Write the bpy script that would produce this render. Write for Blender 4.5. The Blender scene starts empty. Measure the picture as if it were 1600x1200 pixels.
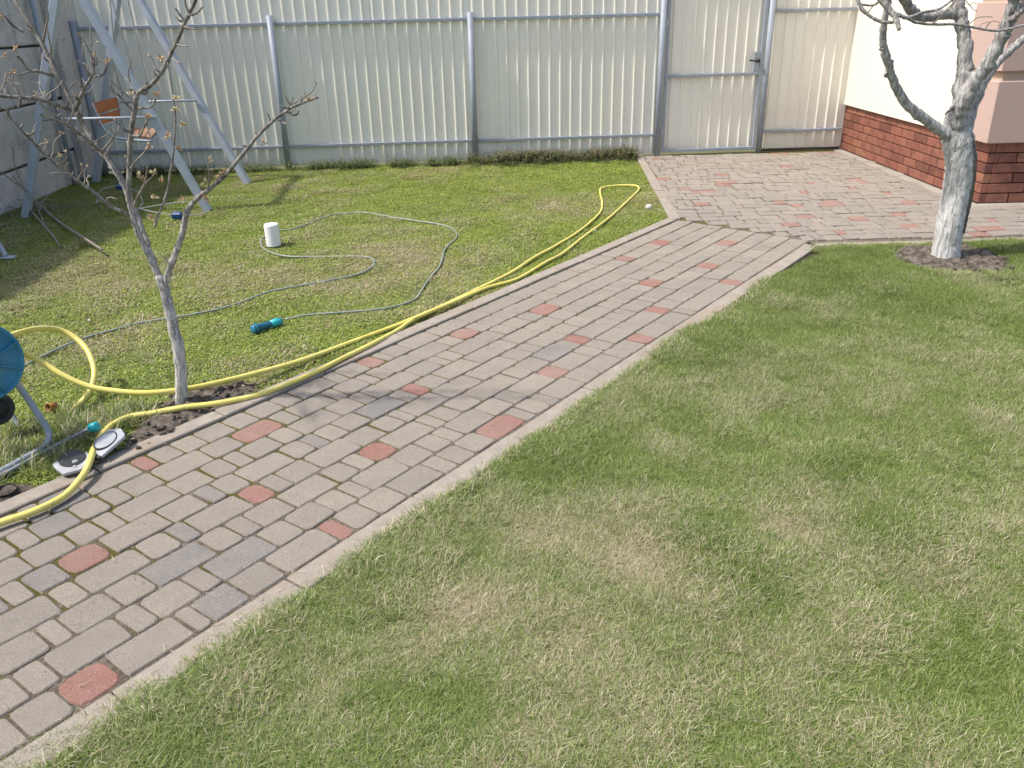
import bpy, math, random
import numpy as np
from mathutils import Vector, Matrix
from math import radians, sin, cos, pi
random.seed(7)
rng = np.random.default_rng(11)
sc = bpy.context.scene
C = sc.collection

# ------------------------------------------------------------------ camera
F_PX, PITCH, ROLL, CAM_H = 1290.0, radians(24.22), radians(1.409), 1.5
_f = Vector((0, cos(PITCH), -sin(PITCH)))
_d = Vector((0, -sin(PITCH), -cos(PITCH)))
_r = Vector((1, 0, 0))
_r2 = cos(ROLL) * _r + sin(ROLL) * _d
_d2 = -sin(ROLL) * _r + cos(ROLL) * _d
cam = bpy.data.cameras.new('camera')
cam.sensor_width = 36.0
cam.lens = 36.0 * F_PX / 1600.0
cam.clip_start = 0.02
cam.clip_end = 1000
camo = bpy.data.objects.new('camera', cam)
C.objects.link(camo)
camo.matrix_world = Matrix.Translation((0, 0, CAM_H)) @ Matrix((_r2, -_d2, -_f)).transposed().to_4x4()
sc.camera = camo

# ------------------------------------------------------------------ light
SUN = Vector((-1.0, -0.19, 1.50)).normalized()          # towards the sun
world = bpy.data.worlds.new('World')
sc.world = world
world.use_nodes = True
wn = world.node_tree
sky = wn.nodes.new('ShaderNodeTexSky')
sky.sky_type = 'NISHITA'
sky.sun_disc = False
sky.sun_elevation = math.asin(SUN.z)
sky.sun_rotation = math.atan2(SUN.x, SUN.y)
sky.air_density = 1.0
sky.dust_density = 3.0
sky.ozone_density = 1.0
bgn = wn.nodes['Background']
bgn.inputs['Strength'].default_value = 0.15
wn.links.new(sky.outputs[0], bgn.inputs['Color'])
sl = bpy.data.lights.new('sun', 'SUN')
sl.energy = 2.9
sl.angle = radians(2.0)
sl.color = (1.0, 0.95, 0.88)
slo = bpy.data.objects.new('sun', sl)
C.objects.link(slo)
slo.rotation_euler = (-SUN).to_track_quat('-Z', 'Y').to_euler()
slo.location = (0, 0, 8)
sc.view_settings.view_transform = 'Standard'
sc.view_settings.look = 'None'
sc.view_settings.exposure = 0.80
sc.view_settings.gamma = 1.0
sc.view_settings.use_curve_mapping = False
sc.cycles.max_bounces = 6
sc.cycles.transparent_max_bounces = 4

# ------------------------------------------------------------------ picture point -> place
def ray(x, y):
    return _r2 * ((x - 800) / F_PX) + _d2 * ((y - 600) / F_PX) + _f
def G(x, y, z=0.0):                       # where the sight line meets height z
    d = ray(x, y)
    t = (z - CAM_H) / d.z
    return Vector((d.x * t, d.y * t, z))
def P(x, y, Y):                           # where the sight line meets depth Y
    d = ray(x, y)
    t = Y / d.y
    return Vector((d.x * t, Y, CAM_H + d.z * t))

# ------------------------------------------------------------------ mesh helpers
def me_new(name, v, f, mats=None, smooth=False, mi=None):
    m = bpy.data.meshes.new(name)
    m.from_pydata([tuple(p) for p in v], [], f)
    if mats:
        for mm in (mats if isinstance(mats, (list, tuple)) else [mats]):
            m.materials.append(mm)
    if mi is not None:
        m.polygons.foreach_set('material_index', mi)
    if smooth:
        m.polygons.foreach_set('use_smooth', [True] * len(m.polygons))
    m.update()
    return m
def link(name, me, parent=None, loc=None, rot=None):
    o = bpy.data.objects.new(name, me)
    C.objects.link(o)
    if parent: o.parent = parent
    if loc is not None: o.location = loc
    if rot is not None: o.rotation_euler = rot
    return o
def tag(o, label=None, cat=None, group=None, kind=None):
    if label: o['label'] = label
    if cat: o['category'] = cat
    if group: o['group'] = group
    if kind: o['kind'] = kind
    return o
def thing(name, loc, label, cat, group=None, rz=0):
    o = bpy.data.objects.new(name, None)
    C.objects.link(o)
    o.location = loc
    o.rotation_euler = (0, 0, rz)
    o.empty_display_size = 0.1
    return tag(o, label, cat, group)

class MB:
    """collects geometry in world coordinates; build() makes one object"""
    def __init__(s):
        s.v = []; s.f = []; s.m = []
    def add(s, v, f, mi=0):
        n = len(s.v)
        s.v += [Vector(p) for p in v]
        s.f += [tuple(i + n for i in q) for q in f]
        s.m += [mi] * len(f)
        return s
    def box(s, c, size, R=None, mi=0, bev=0.0):
        hx, hy, hz = [q / 2 for q in size]
        if bev <= 0:
            v = [(x, y, z) for z in (-hz, hz) for x, y in ((-hx, -hy), (hx, -hy), (hx, hy), (-hx, hy))]
            f = [(3, 2, 1, 0), (4, 5, 6, 7), (0, 1, 5, 4), (1, 2, 6, 5), (2, 3, 7, 6), (3, 0, 4, 7)]
        else:
            b = bev
            def ring(z, i): 
                x, y = hx - i, hy - i
                return [(-x + b, -y, z), (x - b, -y, z), (x, -y + b, z), (x, y - b, z), (x - b, y, z), (-x + b, y, z), (-x, y - b, z), (-x, -y + b, z)]
            v = ring(-hz, b) + ring(-hz + b, 0) + ring(hz - b, 0) + ring(hz, b)
            f = [tuple(range(7, -1, -1)), tuple(range(24, 32))]
            for k in range(3):
                for i in range(8):
                    j = (i + 1) % 8
                    f.append((k * 8 + i, k * 8 + j, k * 8 + 8 + j, k * 8 + 8 + i))
        c = Vector(c)
        v = [(R @ Vector(p) if R else Vector(p)) + c for p in v]
        return s.add(v, f, mi)
    def tube(s, pts, rad, n=8, caps=True, mi=0, bump=0.0, squash=1.0):
        pts = [Vector(p) for p in pts]
        if not isinstance(rad, (list, tuple)): rad = [rad] * len(pts)
        up = Vector((0.03, 0.05, 1)).normalized()
        t0 = (pts[1] - pts[0]).normalized()
        if abs(t0.dot(up)) > 0.9: up = Vector((1, 0.1, 0)).normalized()
        a = (up - t0 * up.dot(t0)).normalized()
        v = []
        for i, p in enumerate(pts):
            t = (pts[min(i + 1, len(pts) - 1)] - pts[max(i - 1, 0)]).normalized()
            a = (a - t * a.dot(t))
            a = a.normalized() if a.length > 1e-6 else t.orthogonal().normalized()
            b = t.cross(a)
            for k in range(n):
                an = 2 * pi * k / n
                r = rad[i] * (1 + (random.uniform(-bump, bump) if bump else 0))
                v.append(p + (a * cos(an) + b * sin(an) * squash) * r)
        f = []
        for i in range(len(pts) - 1):
            for k in range(n):
                j = (k + 1) % n
                f.append((i * n + k, i * n + j, (i + 1) * n + j, (i + 1) * n + k))
        if caps:
            f.append(tuple(range(n - 1, -1, -1)))
            L = (len(pts) - 1) * n
            f.append(tuple(range(L, L + n)))
        return s.add(v, f, mi)
    def build(s, name, mats, parent=None, smooth=False, origin=None):
        if origin is None and parent is not None:
            origin = parent.matrix_basis.translation
            R = parent.matrix_basis.to_3x3().inverted()
            v = [R @ (p - origin) for p in s.v]
            me = me_new(name, v, s.f, mats, smooth, s.m)
            return link(name, me, parent)
        if origin is None: origin = Vector((0, 0, 0))
        v = [p - Vector(origin) for p in s.v]
        me = me_new(name, v, s.f, mats, smooth, s.m)
        return link(name, me, parent, origin)

def spline(pts, n=8):
    pts = [Vector(p) for p in pts]
    q = [2 * pts[0] - pts[1]] + pts + [2 * pts[-1] - pts[-2]]
    out = []
    for i in range(1, len(q) - 2):
        a, b, c, d = q[i - 1:i + 3]
        for k in range(n):
            t = k / n
            out.append(0.5 * ((2 * b) + (c - a) * t + (2 * a - 5 * b + 4 * c - d) * t * t + (3 * b - a - 3 * c + d) * t ** 3))
    out.append(pts[-1])
    return out
def lerp_list(vals, n):                  # radii along a spline of n steps per span
    out = []
    for i in range(len(vals) - 1):
        for k in range(n):
            out.append(vals[i] + (vals[i + 1] - vals[i]) * k / n)
    out.append(vals[-1])
    return out

# ------------------------------------------------------------------ materials
class NT:
    def __init__(s, name):
        s.m = bpy.data.materials.new(name)
        s.m.use_nodes = True
        s.t = s.m.node_tree
        s.b = s.t.nodes['Principled BSDF']
        s.b.inputs['Specular IOR Level'].default_value = 0.3
        s.geo = None
    def n(s, t, **kw):
        nd = s.t.nodes.new(t)
        for k, v in kw.items(): setattr(nd, k, v)
        return nd
    def l(s, a, b): s.t.links.new(a, b)
    def pos(s):
        if s.geo is None: s.geo = s.n('ShaderNodeNewGeometry')
        return s.geo.outputs['Position']
    def objc(s): return s.n('ShaderNodeTexCoord').outputs['Object']
    def noise(s, scale, detail=4, rough=0.55, vec=None, stretch=None):
        nd = s.n('ShaderNodeTexNoise')
        nd.inputs['Scale'].default_value = scale
        nd.inputs['Detail'].default_value = detail
        nd.inputs['Roughness'].default_value = rough
        v = vec if vec is not None else s.pos()
        if stretch:
            mp = s.n('ShaderNodeMapping'); mp.inputs['Scale'].default_value = stretch
            s.l(v, mp.inputs['Vector']); v = mp.outputs[0]
        s.l(v, nd.inputs['Vector'])
        return nd.outputs['Fac']
    def ramp(s, fac, stops, interp='LINEAR'):
        r = s.n('ShaderNodeValToRGB')
        e = r.color_ramp; e.interpolation = interp
        while len(e.elements) < len(stops): e.elements.new(0.5)
        for el, (p, c) in zip(e.elements, stops):
            el.position = p; el.color = (*c, 1) if len(c) == 3 else c
        s.l(fac, r.inputs['Fac'])
        return r.outputs['Color']
    def mix(s, fac, a, b, mode='MIX'):
        m = s.n('ShaderNodeMix', data_type='RGBA', blend_type=mode)
        for val, idx in ((fac, 0), (a, 6), (b, 7)):
            if isinstance(val, (int, float)): m.inputs[idx].default_value = val
            elif isinstance(val, tuple): m.inputs[idx].default_value = (*val, 1)
            else: s.l(val, m.inputs[idx])
        return m.outputs[2]
    def math(s, op, a, b=0.0, clamp=False):
        m = s.n('ShaderNodeMath', operation=op, use_clamp=clamp)
        for i, val in enumerate((a, b)):
            if isinstance(val, (int, float)): m.inputs[i].default_value = val
            else: s.l(val, m.inputs[i])
        return m.outputs[0]
    def mr(s, v, a, b, c=0.0, d=1.0):
        m = s.n('ShaderNodeMapRange')
        s.l(v, m.inputs[0])
        for i, q in enumerate((a, b, c, d)): m.inputs[i + 1].default_value = q
        return m.outputs[0]
    def bump(s, h, dist, strength=1.0):
        b = s.n('ShaderNodeBump')
        b.inputs['Distance'].default_value = dist
        b.inputs['Strength'].default_value = strength
        s.l(h, b.inputs['Height']); s.l(b.outputs[0], s.b.inputs['Normal'])
    def col(s, c):
        if isinstance(c, tuple): s.b.inputs['Base Color'].default_value = (*c, 1)
        else: s.l(c, s.b.inputs['Base Color'])
    def rough(s, r): s.b.inputs['Roughness'].default_value = r
    def rand(s): return s.n('ShaderNodeObjectInfo').outputs['Random']
    def attr(s, name, typ='GEOMETRY'):
        return s.n('ShaderNodeAttribute', attribute_name=name, attribute_type=typ)

def mat_paver(name, base, alt, dark, per_object=True):
    k = NT(name)
    rnd = k.rand() if per_object else k.attr('tone').outputs['Fac']
    c = k.mix(k.mr(rnd, 0, 1), base, alt)
    rnd2 = k.math('FRACT', k.math('MULTIPLY', rnd, 7.31))
    c = k.mix(k.mr(rnd2, 0, 1, 0.0, 0.75), c, dark)
    c = k.mix(k.mr(k.math('FRACT', k.math('MULTIPLY', rnd, 23.7)), 0.6, 1, 0.0, 0.35), c, tuple(min(1, q * 1.22) for q in base))
    grit = k.noise(240, 5, 0.8)
    c = k.mix(k.mr(grit, 0.44, 0.60, 0.0, 0.7), c, tuple(q * 0.5 for q in base))
    c = k.mix(k.mr(k.noise(210, 3, 0.7), 0.58, 0.68, 0.0, 0.5), c, (0.52, 0.48, 0.43))
    c = k.mix(k.mr(k.noise(32, 5, 0.7), 0.52, 0.68, 0.0, 0.35), c, tuple(q * 0.66 for q in dark))
    blot = k.noise(9, 5, 0.6)
    c = k.mix(k.mr(blot, 0.4, 0.75, 0.0, 0.35), c, tuple(q * 0.7 for q in dark))
    dust = k.noise(2.3, 4, 0.6)
    c = k.mix(k.mr(dust, 0.42, 0.7, 0.0, 0.4), c, (0.33, 0.285, 0.23))
    k.col(c); k.rough(0.93)
    h = k.math('ADD', k.math('MULTIPLY', grit, 0.9), k.noise(60, 5, 0.7))
    k.bump(h, 0.006, 0.8)
    return k.m
GREY = ((0.318, 0.278, 0.228), (0.350, 0.303, 0.245), (0.268, 0.240, 0.202))
WARM = ((0.310, 0.272, 0.228), (0.340, 0.293, 0.243), (0.262, 0.235, 0.200))
REDC = ((0.335, 0.165, 0.128), (0.355, 0.185, 0.145), (0.275, 0.140, 0.110))
BLUE = ((0.245, 0.228, 0.205), (0.260, 0.238, 0.212), (0.220, 0.206, 0.186))
M_grey = mat_paver('paver_grey', *GREY)
M_red = mat_paver('paver_red', *REDC)
M_blue = mat_paver('paver_bluegrey', *BLUE)
M_grey_s = mat_paver('paver_grey_far', *GREY, per_object=False)
M_red_s = mat_paver('paver_red_far', *REDC, per_object=False)
M_warm = mat_paver('paver_patio', *WARM)
M_warm_s = mat_paver('paver_patio_far', *WARM, per_object=False)
M_rose = mat_paver('paver_rose', (0.350, 0.185, 0.145), (0.345, 0.205, 0.165), (0.29, 0.165, 0.135))
M_rose_s = mat_paver('paver_rose_far', (0.350, 0.185, 0.145), (0.345, 0.205, 0.165), (0.29, 0.165, 0.135), per_object=False)

def mat_joint():
    k = NT('joint_sand')
    c = k.ramp(k.noise(70, 6, 0.7), [(0.3, (0.08, 0.064, 0.046)), (0.5, (0.165, 0.135, 0.10)), (0.68, (0.30, 0.255, 0.20))])
    # moss in the joints, thickest along the lawn side of the near part
    sep = k.n('ShaderNodeSeparateXYZ'); k.l(k.pos(), sep.inputs[0])
    side = k.math('ADD', k.math('MULTIPLY', sep.outputs[0], -0.7966), k.math('MULTIPLY', sep.outputs[1], 0.6045))
    near = k.mr(side, 1.75, 2.6, 0.0, 0.30)
    mask = k.math('ADD', k.noise(7, 5, 0.65), near)
    c = k.mix(k.mr(mask, 0.58, 0.74), c, k.ramp(k.noise(160, 3), [(0.3, (0.05, 0.05, 0.012)), (0.7, (0.16, 0.14, 0.03))]))
    k.col(c); k.rough(1.0)
    k.bump(k.noise(150, 6, 0.75), 0.012, 1.0)
    return k.m
M_joint = mat_joint()

def mat_kerb():
    k = NT('kerb_concrete')
    c = k.ramp(k.noise(14, 6, 0.65), [(0.3, (0.25, 0.22, 0.185)), (0.6, (0.33, 0.29, 0.24)), (0.8, (0.40, 0.35, 0.29))])
    c = k.mix(k.mr(k.noise(350, 3, 0.7), 0.4, 0.7, 0, 0.5), c, (0.17, 0.15, 0.13))
    c = k.mix(k.mr(k.noise(3.1, 5, 0.7), 0.5, 0.66, 0.0, 0.7), c, (0.27, 0.215, 0.155))
    k.col(c); k.rough(0.95)
    k.bump(k.noise(120, 6, 0.7), 0.005, 0.7)
    return k.m
M_kerb = mat_kerb()

def mat_soil():
    k = NT('soil')
    c = k.ramp(k.noise(22, 8, 0.72), [(0.36, (0.075, 0.058, 0.045)), (0.45, (0.18, 0.145, 0.112)), (0.54, (0.31, 0.26, 0.21)), (0.66, (0.46, 0.40, 0.33))])
    k.col(c); k.rough(1.0)
    k.bump(k.math('ADD', k.noise(45, 8, 0.8), k.noise(190, 5, 0.7)), 0.035, 1.0)
    return k.m
M_soil = mat_soil()
def mat_thatch():
    k = NT('lawn_thatch')
    c = k.ramp(k.noise(140, 6, 0.75), [(0.32, (0.022, 0.024, 0.010)), (0.5, (0.08, 0.08, 0.032)), (0.68, (0.22, 0.19, 0.10))])
    k.col(c); k.rough(1.0)
    k.bump(k.noise(200, 5, 0.75), 0.02, 1.0)
    return k.m
M_thatch = mat_thatch()
def mat_moss():
    k = NT('moss_ground')
    c = k.ramp(k.noise(120, 6, 0.75), [(0.3, (0.05, 0.055, 0.012)), (0.5, (0.15, 0.15, 0.035)), (0.7, (0.24, 0.215, 0.075))])
    b = k.ramp(k.noise(90, 6, 0.75), [(0.3, (0.07, 0.052, 0.032)), (0.7, (0.27, 0.215, 0.145))])
    c = k.mix(k.mr(k.noise(2.2, 6, 0.7), 0.50, 0.62), c, b)
    k.col(c); k.rough(1.0)
    k.bump(k.noise(120, 6, 0.8), 0.02, 1.0)
    return k.m
M_moss = mat_moss()
def mat_ground():
    k = NT('far_ground')
    k.col(k.ramp(k.noise(0.6, 8, 0.7), [(0.3, (0.07, 0.08, 0.03)), (0.7, (0.2, 0.18, 0.1))])); k.rough(1.0)
    return k.m
M_ground = mat_ground()

def mat_plain(name, c1, c2, scale=8, rough=0.6, bump=0.0, bscale=60, metal=0.0, spec=0.3, rnd=0.0):
    k = NT(name)
    c = k.mix(k.mr(k.noise(scale, 5, 0.6), 0.35, 0.68), c1, c2)
    if rnd:
        c = k.mix(k.mr(k.rand(), 0, 1, 0, rnd), c, tuple(q * 0.4 for q in c1))
    k.col(c); k.rough(rough); k.b.inputs['Metallic'].default_value = metal
    k.b.inputs['Specular IOR Level'].default_value = spec
    if bump: k.bump(k.noise(bscale, 5, 0.6), bump, 0.6)
    return k.m
def mat_sheet():
    k = NT('cream_sheet')
    c = k.mix(k.mr(k.noise(1.7, 4, 0.6), 0.35, 0.7), (0.74, 0.715, 0.615), (0.69, 0.67, 0.59))
    sep = k.n('ShaderNodeSeparateXYZ'); k.l(k.pos(), sep.inputs[0])
    low = k.mr(sep.outputs[2], 0.0, 0.22, 0.45, 0.0)
    splash = k.math('MULTIPLY', low, k.noise(14, 6, 0.7), clamp=True)
    c = k.mix(splash, c, (0.33, 0.28, 0.2))
    streak = k.noise(9, 4, 0.6, stretch=(6, 6, 0.35))
    c = k.mix(k.mr(streak, 0.55, 0.8, 0, 0.22), c, (0.42, 0.40, 0.33))
    k.col(c); k.rough(0.42); k.b.inputs['Specular IOR Level'].default_value = 0.4
    k.bump(k.noise(3.5, 3, 0.5), 0.004, 0.5)
    return k.m
M_sheet = mat_sheet()
M_steel = mat_plain('grey_painted_steel', (0.30, 0.33, 0.37), (0.25, 0.28, 0.32), 12, 0.45, 0.0008, 90)
M_steel2 = mat_plain('light_grey_swing_paint', (0.42, 0.455, 0.50), (0.35, 0.385, 0.43), 9, 0.45, 0.0008, 90)
M_galv = mat_plain('galvanised', (0.42, 0.42, 0.42), (0.3, 0.3, 0.31), 20, 0.45, 0.0, metal=0.3)
M_black = mat_plain('black_plastic', (0.022, 0.022, 0.024), (0.04, 0.04, 0.04), 20, 0.5)
M_dark = mat_plain('dark_rubber', (0.05, 0.05, 0.052), (0.03, 0.03, 0.03), 20, 0.7)
M_rgrey = mat_plain('grey_plastic', (0.27, 0.275, 0.28), (0.20, 0.205, 0.21), 15, 0.55)
M_lgrey = mat_plain('pale_grey_plastic', (0.40, 0.41, 0.42), (0.30, 0.31, 0.32), 25, 0.55, 0.001, 200)
M_blueplastic = mat_plain('blue_plastic', (0.02, 0.17, 0.27), (0.03, 0.21, 0.31), 10, 0.38, spec=0.5)
M_deepblue = mat_plain('deep_blue_plastic', (0.01, 0.045, 0.16), (0.01, 0.06, 0.19), 10, 0.35, spec=0.5)
M_teal = mat_plain('turquoise_plastic', (0.02, 0.40, 0.42), (0.02, 0.33, 0.36), 30, 0.4, spec=0.5)
M_orange = mat_plain('orange_plastic', (0.32, 0.15, 0.03), (0.24, 0.10, 0.03), 30, 0.5)
M_white = mat_plain('white_plastic', (0.80, 0.80, 0.80), (0.74, 0.74, 0.74), 20, 0.45, spec=0.4)
M_woodor = mat_plain('orange_stained_wood', (0.42, 0.15, 0.055), (0.34, 0.12, 0.045), 14, 0.6, 0.001, 40)
M_woodsd = mat_plain('weathered_seat_wood', (0.34, 0.20, 0.12), (0.25, 0.15, 0.10), 14, 0.7, 0.001, 40)
M_cord = mat_plain('pale_cord', (0.36, 0.37, 0.36), (0.28, 0.29, 0.28), 60, 0.9)
M_stone = mat_plain('pale_stone', (0.55, 0.53, 0.48), (0.36, 0.34, 0.30), 50, 0.9, 0.004, 60)
M_cement = mat_plain('cement_strip', (0.33, 0.295, 0.25), (0.26, 0.235, 0.20), 7, 0.95, 0.003, 120)
def mat_hose(name, c1, c2, c3):
    k = NT(name)
    c = k.mix(k.mr(k.noise(9, 5, 0.6), 0.35, 0.65), c1, c2)
    c = k.mix(k.mr(k.noise(40, 5, 0.75), 0.56, 0.70, 0, 0.75), c, c3)
    k.col(c); k.rough(0.42); k.b.inputs['Specular IOR Level'].default_value = 0.45
    k.bump(k.noise(120, 3), 0.0006, 0.4)
    return k.m
M_yellow = mat_hose('yellow_hose', (0.62, 0.53, 0.11), (0.70, 0.61, 0.18), (0.38, 0.32, 0.12))
M_greyhose = mat_hose('grey_green_hose', (0.20, 0.23, 0.20), (0.28, 0.30, 0.26), (0.12, 0.18, 0.16))

def mat_plaster(name, c1, c2, bd=0.002):
    k = NT(name)
    c = k.mix(k.mr(k.noise(1.6, 5, 0.6), 0.35, 0.7), c1, c2)
    c = k.mix(k.mr(k.noise(240, 3, 0.7), 0.5, 0.7, 0, 0.2), c, tuple(q * 0.75 for q in c1))
    k.col(c); k.rough(0.92)
    k.bump(k.noise(190, 4, 0.7), bd, 0.8)
    return k.m
M_cream = mat_plaster('cream_plaster', (0.74, 0.685, 0.575), (0.71, 0.66, 0.555))
M_pink = mat_plaster('pink_plaster', (0.47, 0.335, 0.280), (0.44, 0.312, 0.262), 0.003)
M_groove = mat_plaster('groove_plaster', (0.46, 0.345, 0.25), (0.42, 0.31, 0.23))
M_mortar = mat_plaster('mortar', (0.50, 0.42, 0.36), (0.42, 0.34, 0.29))
def mat_brick():
    k = NT('clinker_brick')
    r = k.rand()
    c = k.ramp(r, [(0.0, (0.220, 0.082, 0.056)), (0.35, (0.265, 0.108, 0.070)), (0.6, (0.235, 0.088, 0.060)), (0.8, (0.285, 0.132, 0.076)), (1.0, (0.12, 0.040, 0.032))])
    c = k.mix(k.mr(k.noise(13, 5, 0.65), 0.48, 0.64, 0, 0.65), c, (0.115, 0.048, 0.040))
    c = k.mix(k.mr(k.noise(6, 5, 0.65), 0.56, 0.7, 0, 0.5), c, (0.28, 0.125, 0.062))
    k.col(c); k.rough(0.6)
    k.bump(k.noise(90, 5, 0.65), 0.003, 0.7)
    return k.m
M_brick = mat_brick()
def mat_block():
    k = NT('concrete_panel')
    c = k.ramp(k.noise(3.2, 7, 0.68), [(0.3, (0.38, 0.365, 0.345)), (0.5, (0.50, 0.485, 0.46)), (0.75, (0.60, 0.585, 0.56))])
    c = k.mix(k.mr(k.noise(11, 6, 0.75), 0.56, 0.64, 0, 0.7), c, (0.25, 0.235, 0.22))
    k.col(c); k.rough(0.95)
    k.bump(k.noise(18, 8, 0.7), 0.02, 0.8)
    return k.m
M_block = mat_block()
M_blockgap = mat_plain('dark_gap_mortar', (0.085, 0.077, 0.068), (0.055, 0.05, 0.045), 12, 1.0, 0.01, 40)

def mat_bark(name, pale, mid, dark, z_lo, z_hi, white_amt):
    k = NT(name)
    n1 = k.noise(16, 6, 0.65, stretch=(2.0, 2.0, 0.55))
    n2 = k.noise(70, 4, 0.7, stretch=(1.6, 1.6, 0.5))
    c = k.mix(k.mr(n1, 0.38, 0.62), mid, dark)
    sep = k.n('ShaderNodeSeparateXYZ'); k.l(k.pos(), sep.inputs[0])
    hm = k.mr(sep.outputs[2], z_lo, z_hi, white_amt, 0.0)      # lime wash reaches this high and wears off in flakes
    mask = k.mr(k.math('ADD', hm, k.math('MULTIPLY', n2, 1.0)), 0.66, 0.88)
    c = k.mix(mask, c, pale)
    cn = k.noise(26, 6, 0.72, stretch=(2.4, 2.4, 0.42))
    crack = k.mr(cn, 0.31, 0.41, 1.0, 0.0)
    c = k.mix(k.math('MULTIPLY', crack, 0.8), c, tuple(q * 0.35 for q in dark))
    k.col(c); k.rough(0.95)
    h = k.math('ADD', k.math('ADD', k.math('MULTIPLY', n1, .6), k.math('MULTIPLY', n2, 0.5)), k.mr(cn, 0.34, 0.5, 0.0, 0.8))
    k.bump(h, 0.011, 0.9)
    return k.m
M_barkL = mat_bark('young_tree_bark', (0.52, 0.50, 0.47), (0.32, 0.295, 0.255), (0.17, 0.155, 0.125), 0.3, 1.5, 0.44)
M_barkR = mat_bark('limewashed_bark', (0.58, 0.565, 0.535), (0.37, 0.345, 0.31), (0.16, 0.15, 0.125), 0.35, 1.9, 0.46)
M_limb = mat_bark('smooth_limb_bark', (0.50, 0.485, 0.46), (0.36, 0.335, 0.305), (0.24, 0.222, 0.195), 0.5, 2.4, 0.42)
M_scar = mat_plain('torn_bark', (0.15, 0.14, 0.115), (0.055, 0.052, 0.042), 40, 0.95, 0.006, 70)
M_twig = mat_plain('twig_bark', (0.27, 0.235, 0.20), (0.17, 0.145, 0.12), 30, 0.9)
M_bud = mat_plain('opening_bud', (0.46, 0.27, 0.16), (0.42, 0.34, 0.19), 30, 0.7)
M_budy = mat_plain('pale_leaf_bud', (0.44, 0.40, 0.20), (0.48, 0.38, 0.25), 30, 0.7)

def mat_leaf(name, greens, straws, transl=0.35, rough=0.5):
    """blades: 'rnd' colour attribute r=tone g=rank b=height along blade; instancer attribute 'dry'"""
    k = NT(name)
    a = k.attr('rnd'); s = k.n('ShaderNodeSeparateColor'); k.l(a.outputs['Color'], s.inputs[0])
    dry = k.attr('dry', 'INSTANCER').outputs['Fac']
    lush = k.attr('lush', 'INSTANCER').outputs['Fac']
    g = k.ramp(s.outputs[0], greens)
    g = k.mix(k.math('MULTIPLY', lush, 0.5), g, tuple(a * .55 + b * .45 for a, b in zip(greens[0][1], greens[1][1])))
    st = k.ramp(s.outputs[0], straws)
    isdry = k.math('LESS_THAN', s.outputs[1], dry)
    c = k.mix(isdry, g, st)
    base = straws[len(straws) // 2][1]
    c = k.mix(k.mr(s.outputs[2], 0.0, 0.3, 0.25, 0.0), c, base)
    k.col(c); k.rough(rough); k.b.inputs['Specular IOR Level'].default_value = 0.35
    tr = k.n('ShaderNodeBsdfTranslucent')
    k.l(c, tr.inputs['Color'])
    mx = k.n('ShaderNodeMixShader'); mx.inputs[0].default_value = transl
    out = k.t.nodes['Material Output']
    k.l(k.b.outputs[0], mx.inputs[1]); k.l(tr.outputs[0], mx.inputs[2]); k.l(mx.outputs[0], out.inputs['Surface'])
    return k.m
M_grass = mat_leaf('lawn_blade',
    [(0.0, (0.085, 0.140, 0.022)), (0.35, (0.165, 0.230, 0.044)), (0.7, (0.260, 0.335, 0.088)), (1.0, (0.43, 0.49, 0.19))],
    [(0.0, (0.32, 0.27, 0.15)), (0.5, (0.50, 0.44, 0.28)), (1.0, (0.72, 0.66, 0.48))])
M_mossleaf = mat_leaf('clover_leaf',
    [(0.0, (0.12, 0.195, 0.028)), (0.4, (0.23, 0.305, 0.042)), (0.75, (0.37, 0.42, 0.075)), (1.0, (0.53, 0.55, 0.14))],
    [(0.0, (0.27, 0.21, 0.125)), (0.5, (0.43, 0.35, 0.22)), (1.0, (0.60, 0.52, 0.37))], 0.3)
M_weed = mat_leaf('weed_leaf',
    [(0.0, (0.06, 0.105, 0.028)), (0.5, (0.11, 0.165, 0.048)), (1.0, (0.20, 0.24, 0.08))],
    [(0.0, (0.13, 0.10, 0.07)), (0.5, (0.22, 0.16, 0.11)), (1.0, (0.34, 0.26, 0.18))], 0.25)

# ------------------------------------------------------------------ path frame (s along, c across to the right)
TP = radians(37.2026)
U = Vector((sin(TP), cos(TP), 0)); Vx = Vector((cos(TP), -sin(TP), 0))
def SC(s, c, z=0.0): return U * s + Vx * c + Vector((0, 0, z))
def to_sc(p): return p.x * U.x + p.y * U.y, p.x * Vx.x + p.y * Vx.y
C0, ROW, C8 = -2.795, 0.1310, -1.747
KL0, KL1 = -2.885, -2.800           # left kerb
KR0, KR1 = -1.742, -1.645           # right kerb
FY = lambda x: 9.43 + 0.0535 * x    # the fence line
FANG = math.atan(0.0535)
HX, HYC = 3.816, 6.68               # house corner
HA = radians(-0.63 + 0)             # side wall leans a touch off the y axis
def inpoly(x, y, poly):
    x = np.asarray(x); y = np.asarray(y)
    r = np.zeros(x.shape, bool)
    n = len(poly)
    for i in range(n):
        x1, y1 = poly[i]; x2, y2 = poly[(i + 1) % n]
        c = ((y1 > y) != (y2 > y))
        with np.errstate(divide='ignore', invalid='ignore'):
            xi = (x2 - x1) * (y - y1) / (y2 - y1 + 1e-12) + x1
        r ^= c & (x < xi)
    return r

# ================================================================== SETTING
gz = -0.09
g = me_new('ground', [(-220, -220, gz), (220, -220, gz), (220, 220, gz), (-220, 220, gz)], [(0, 1, 2, 3)], M_ground)
tag(link('ground', g), kind='structure')

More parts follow.
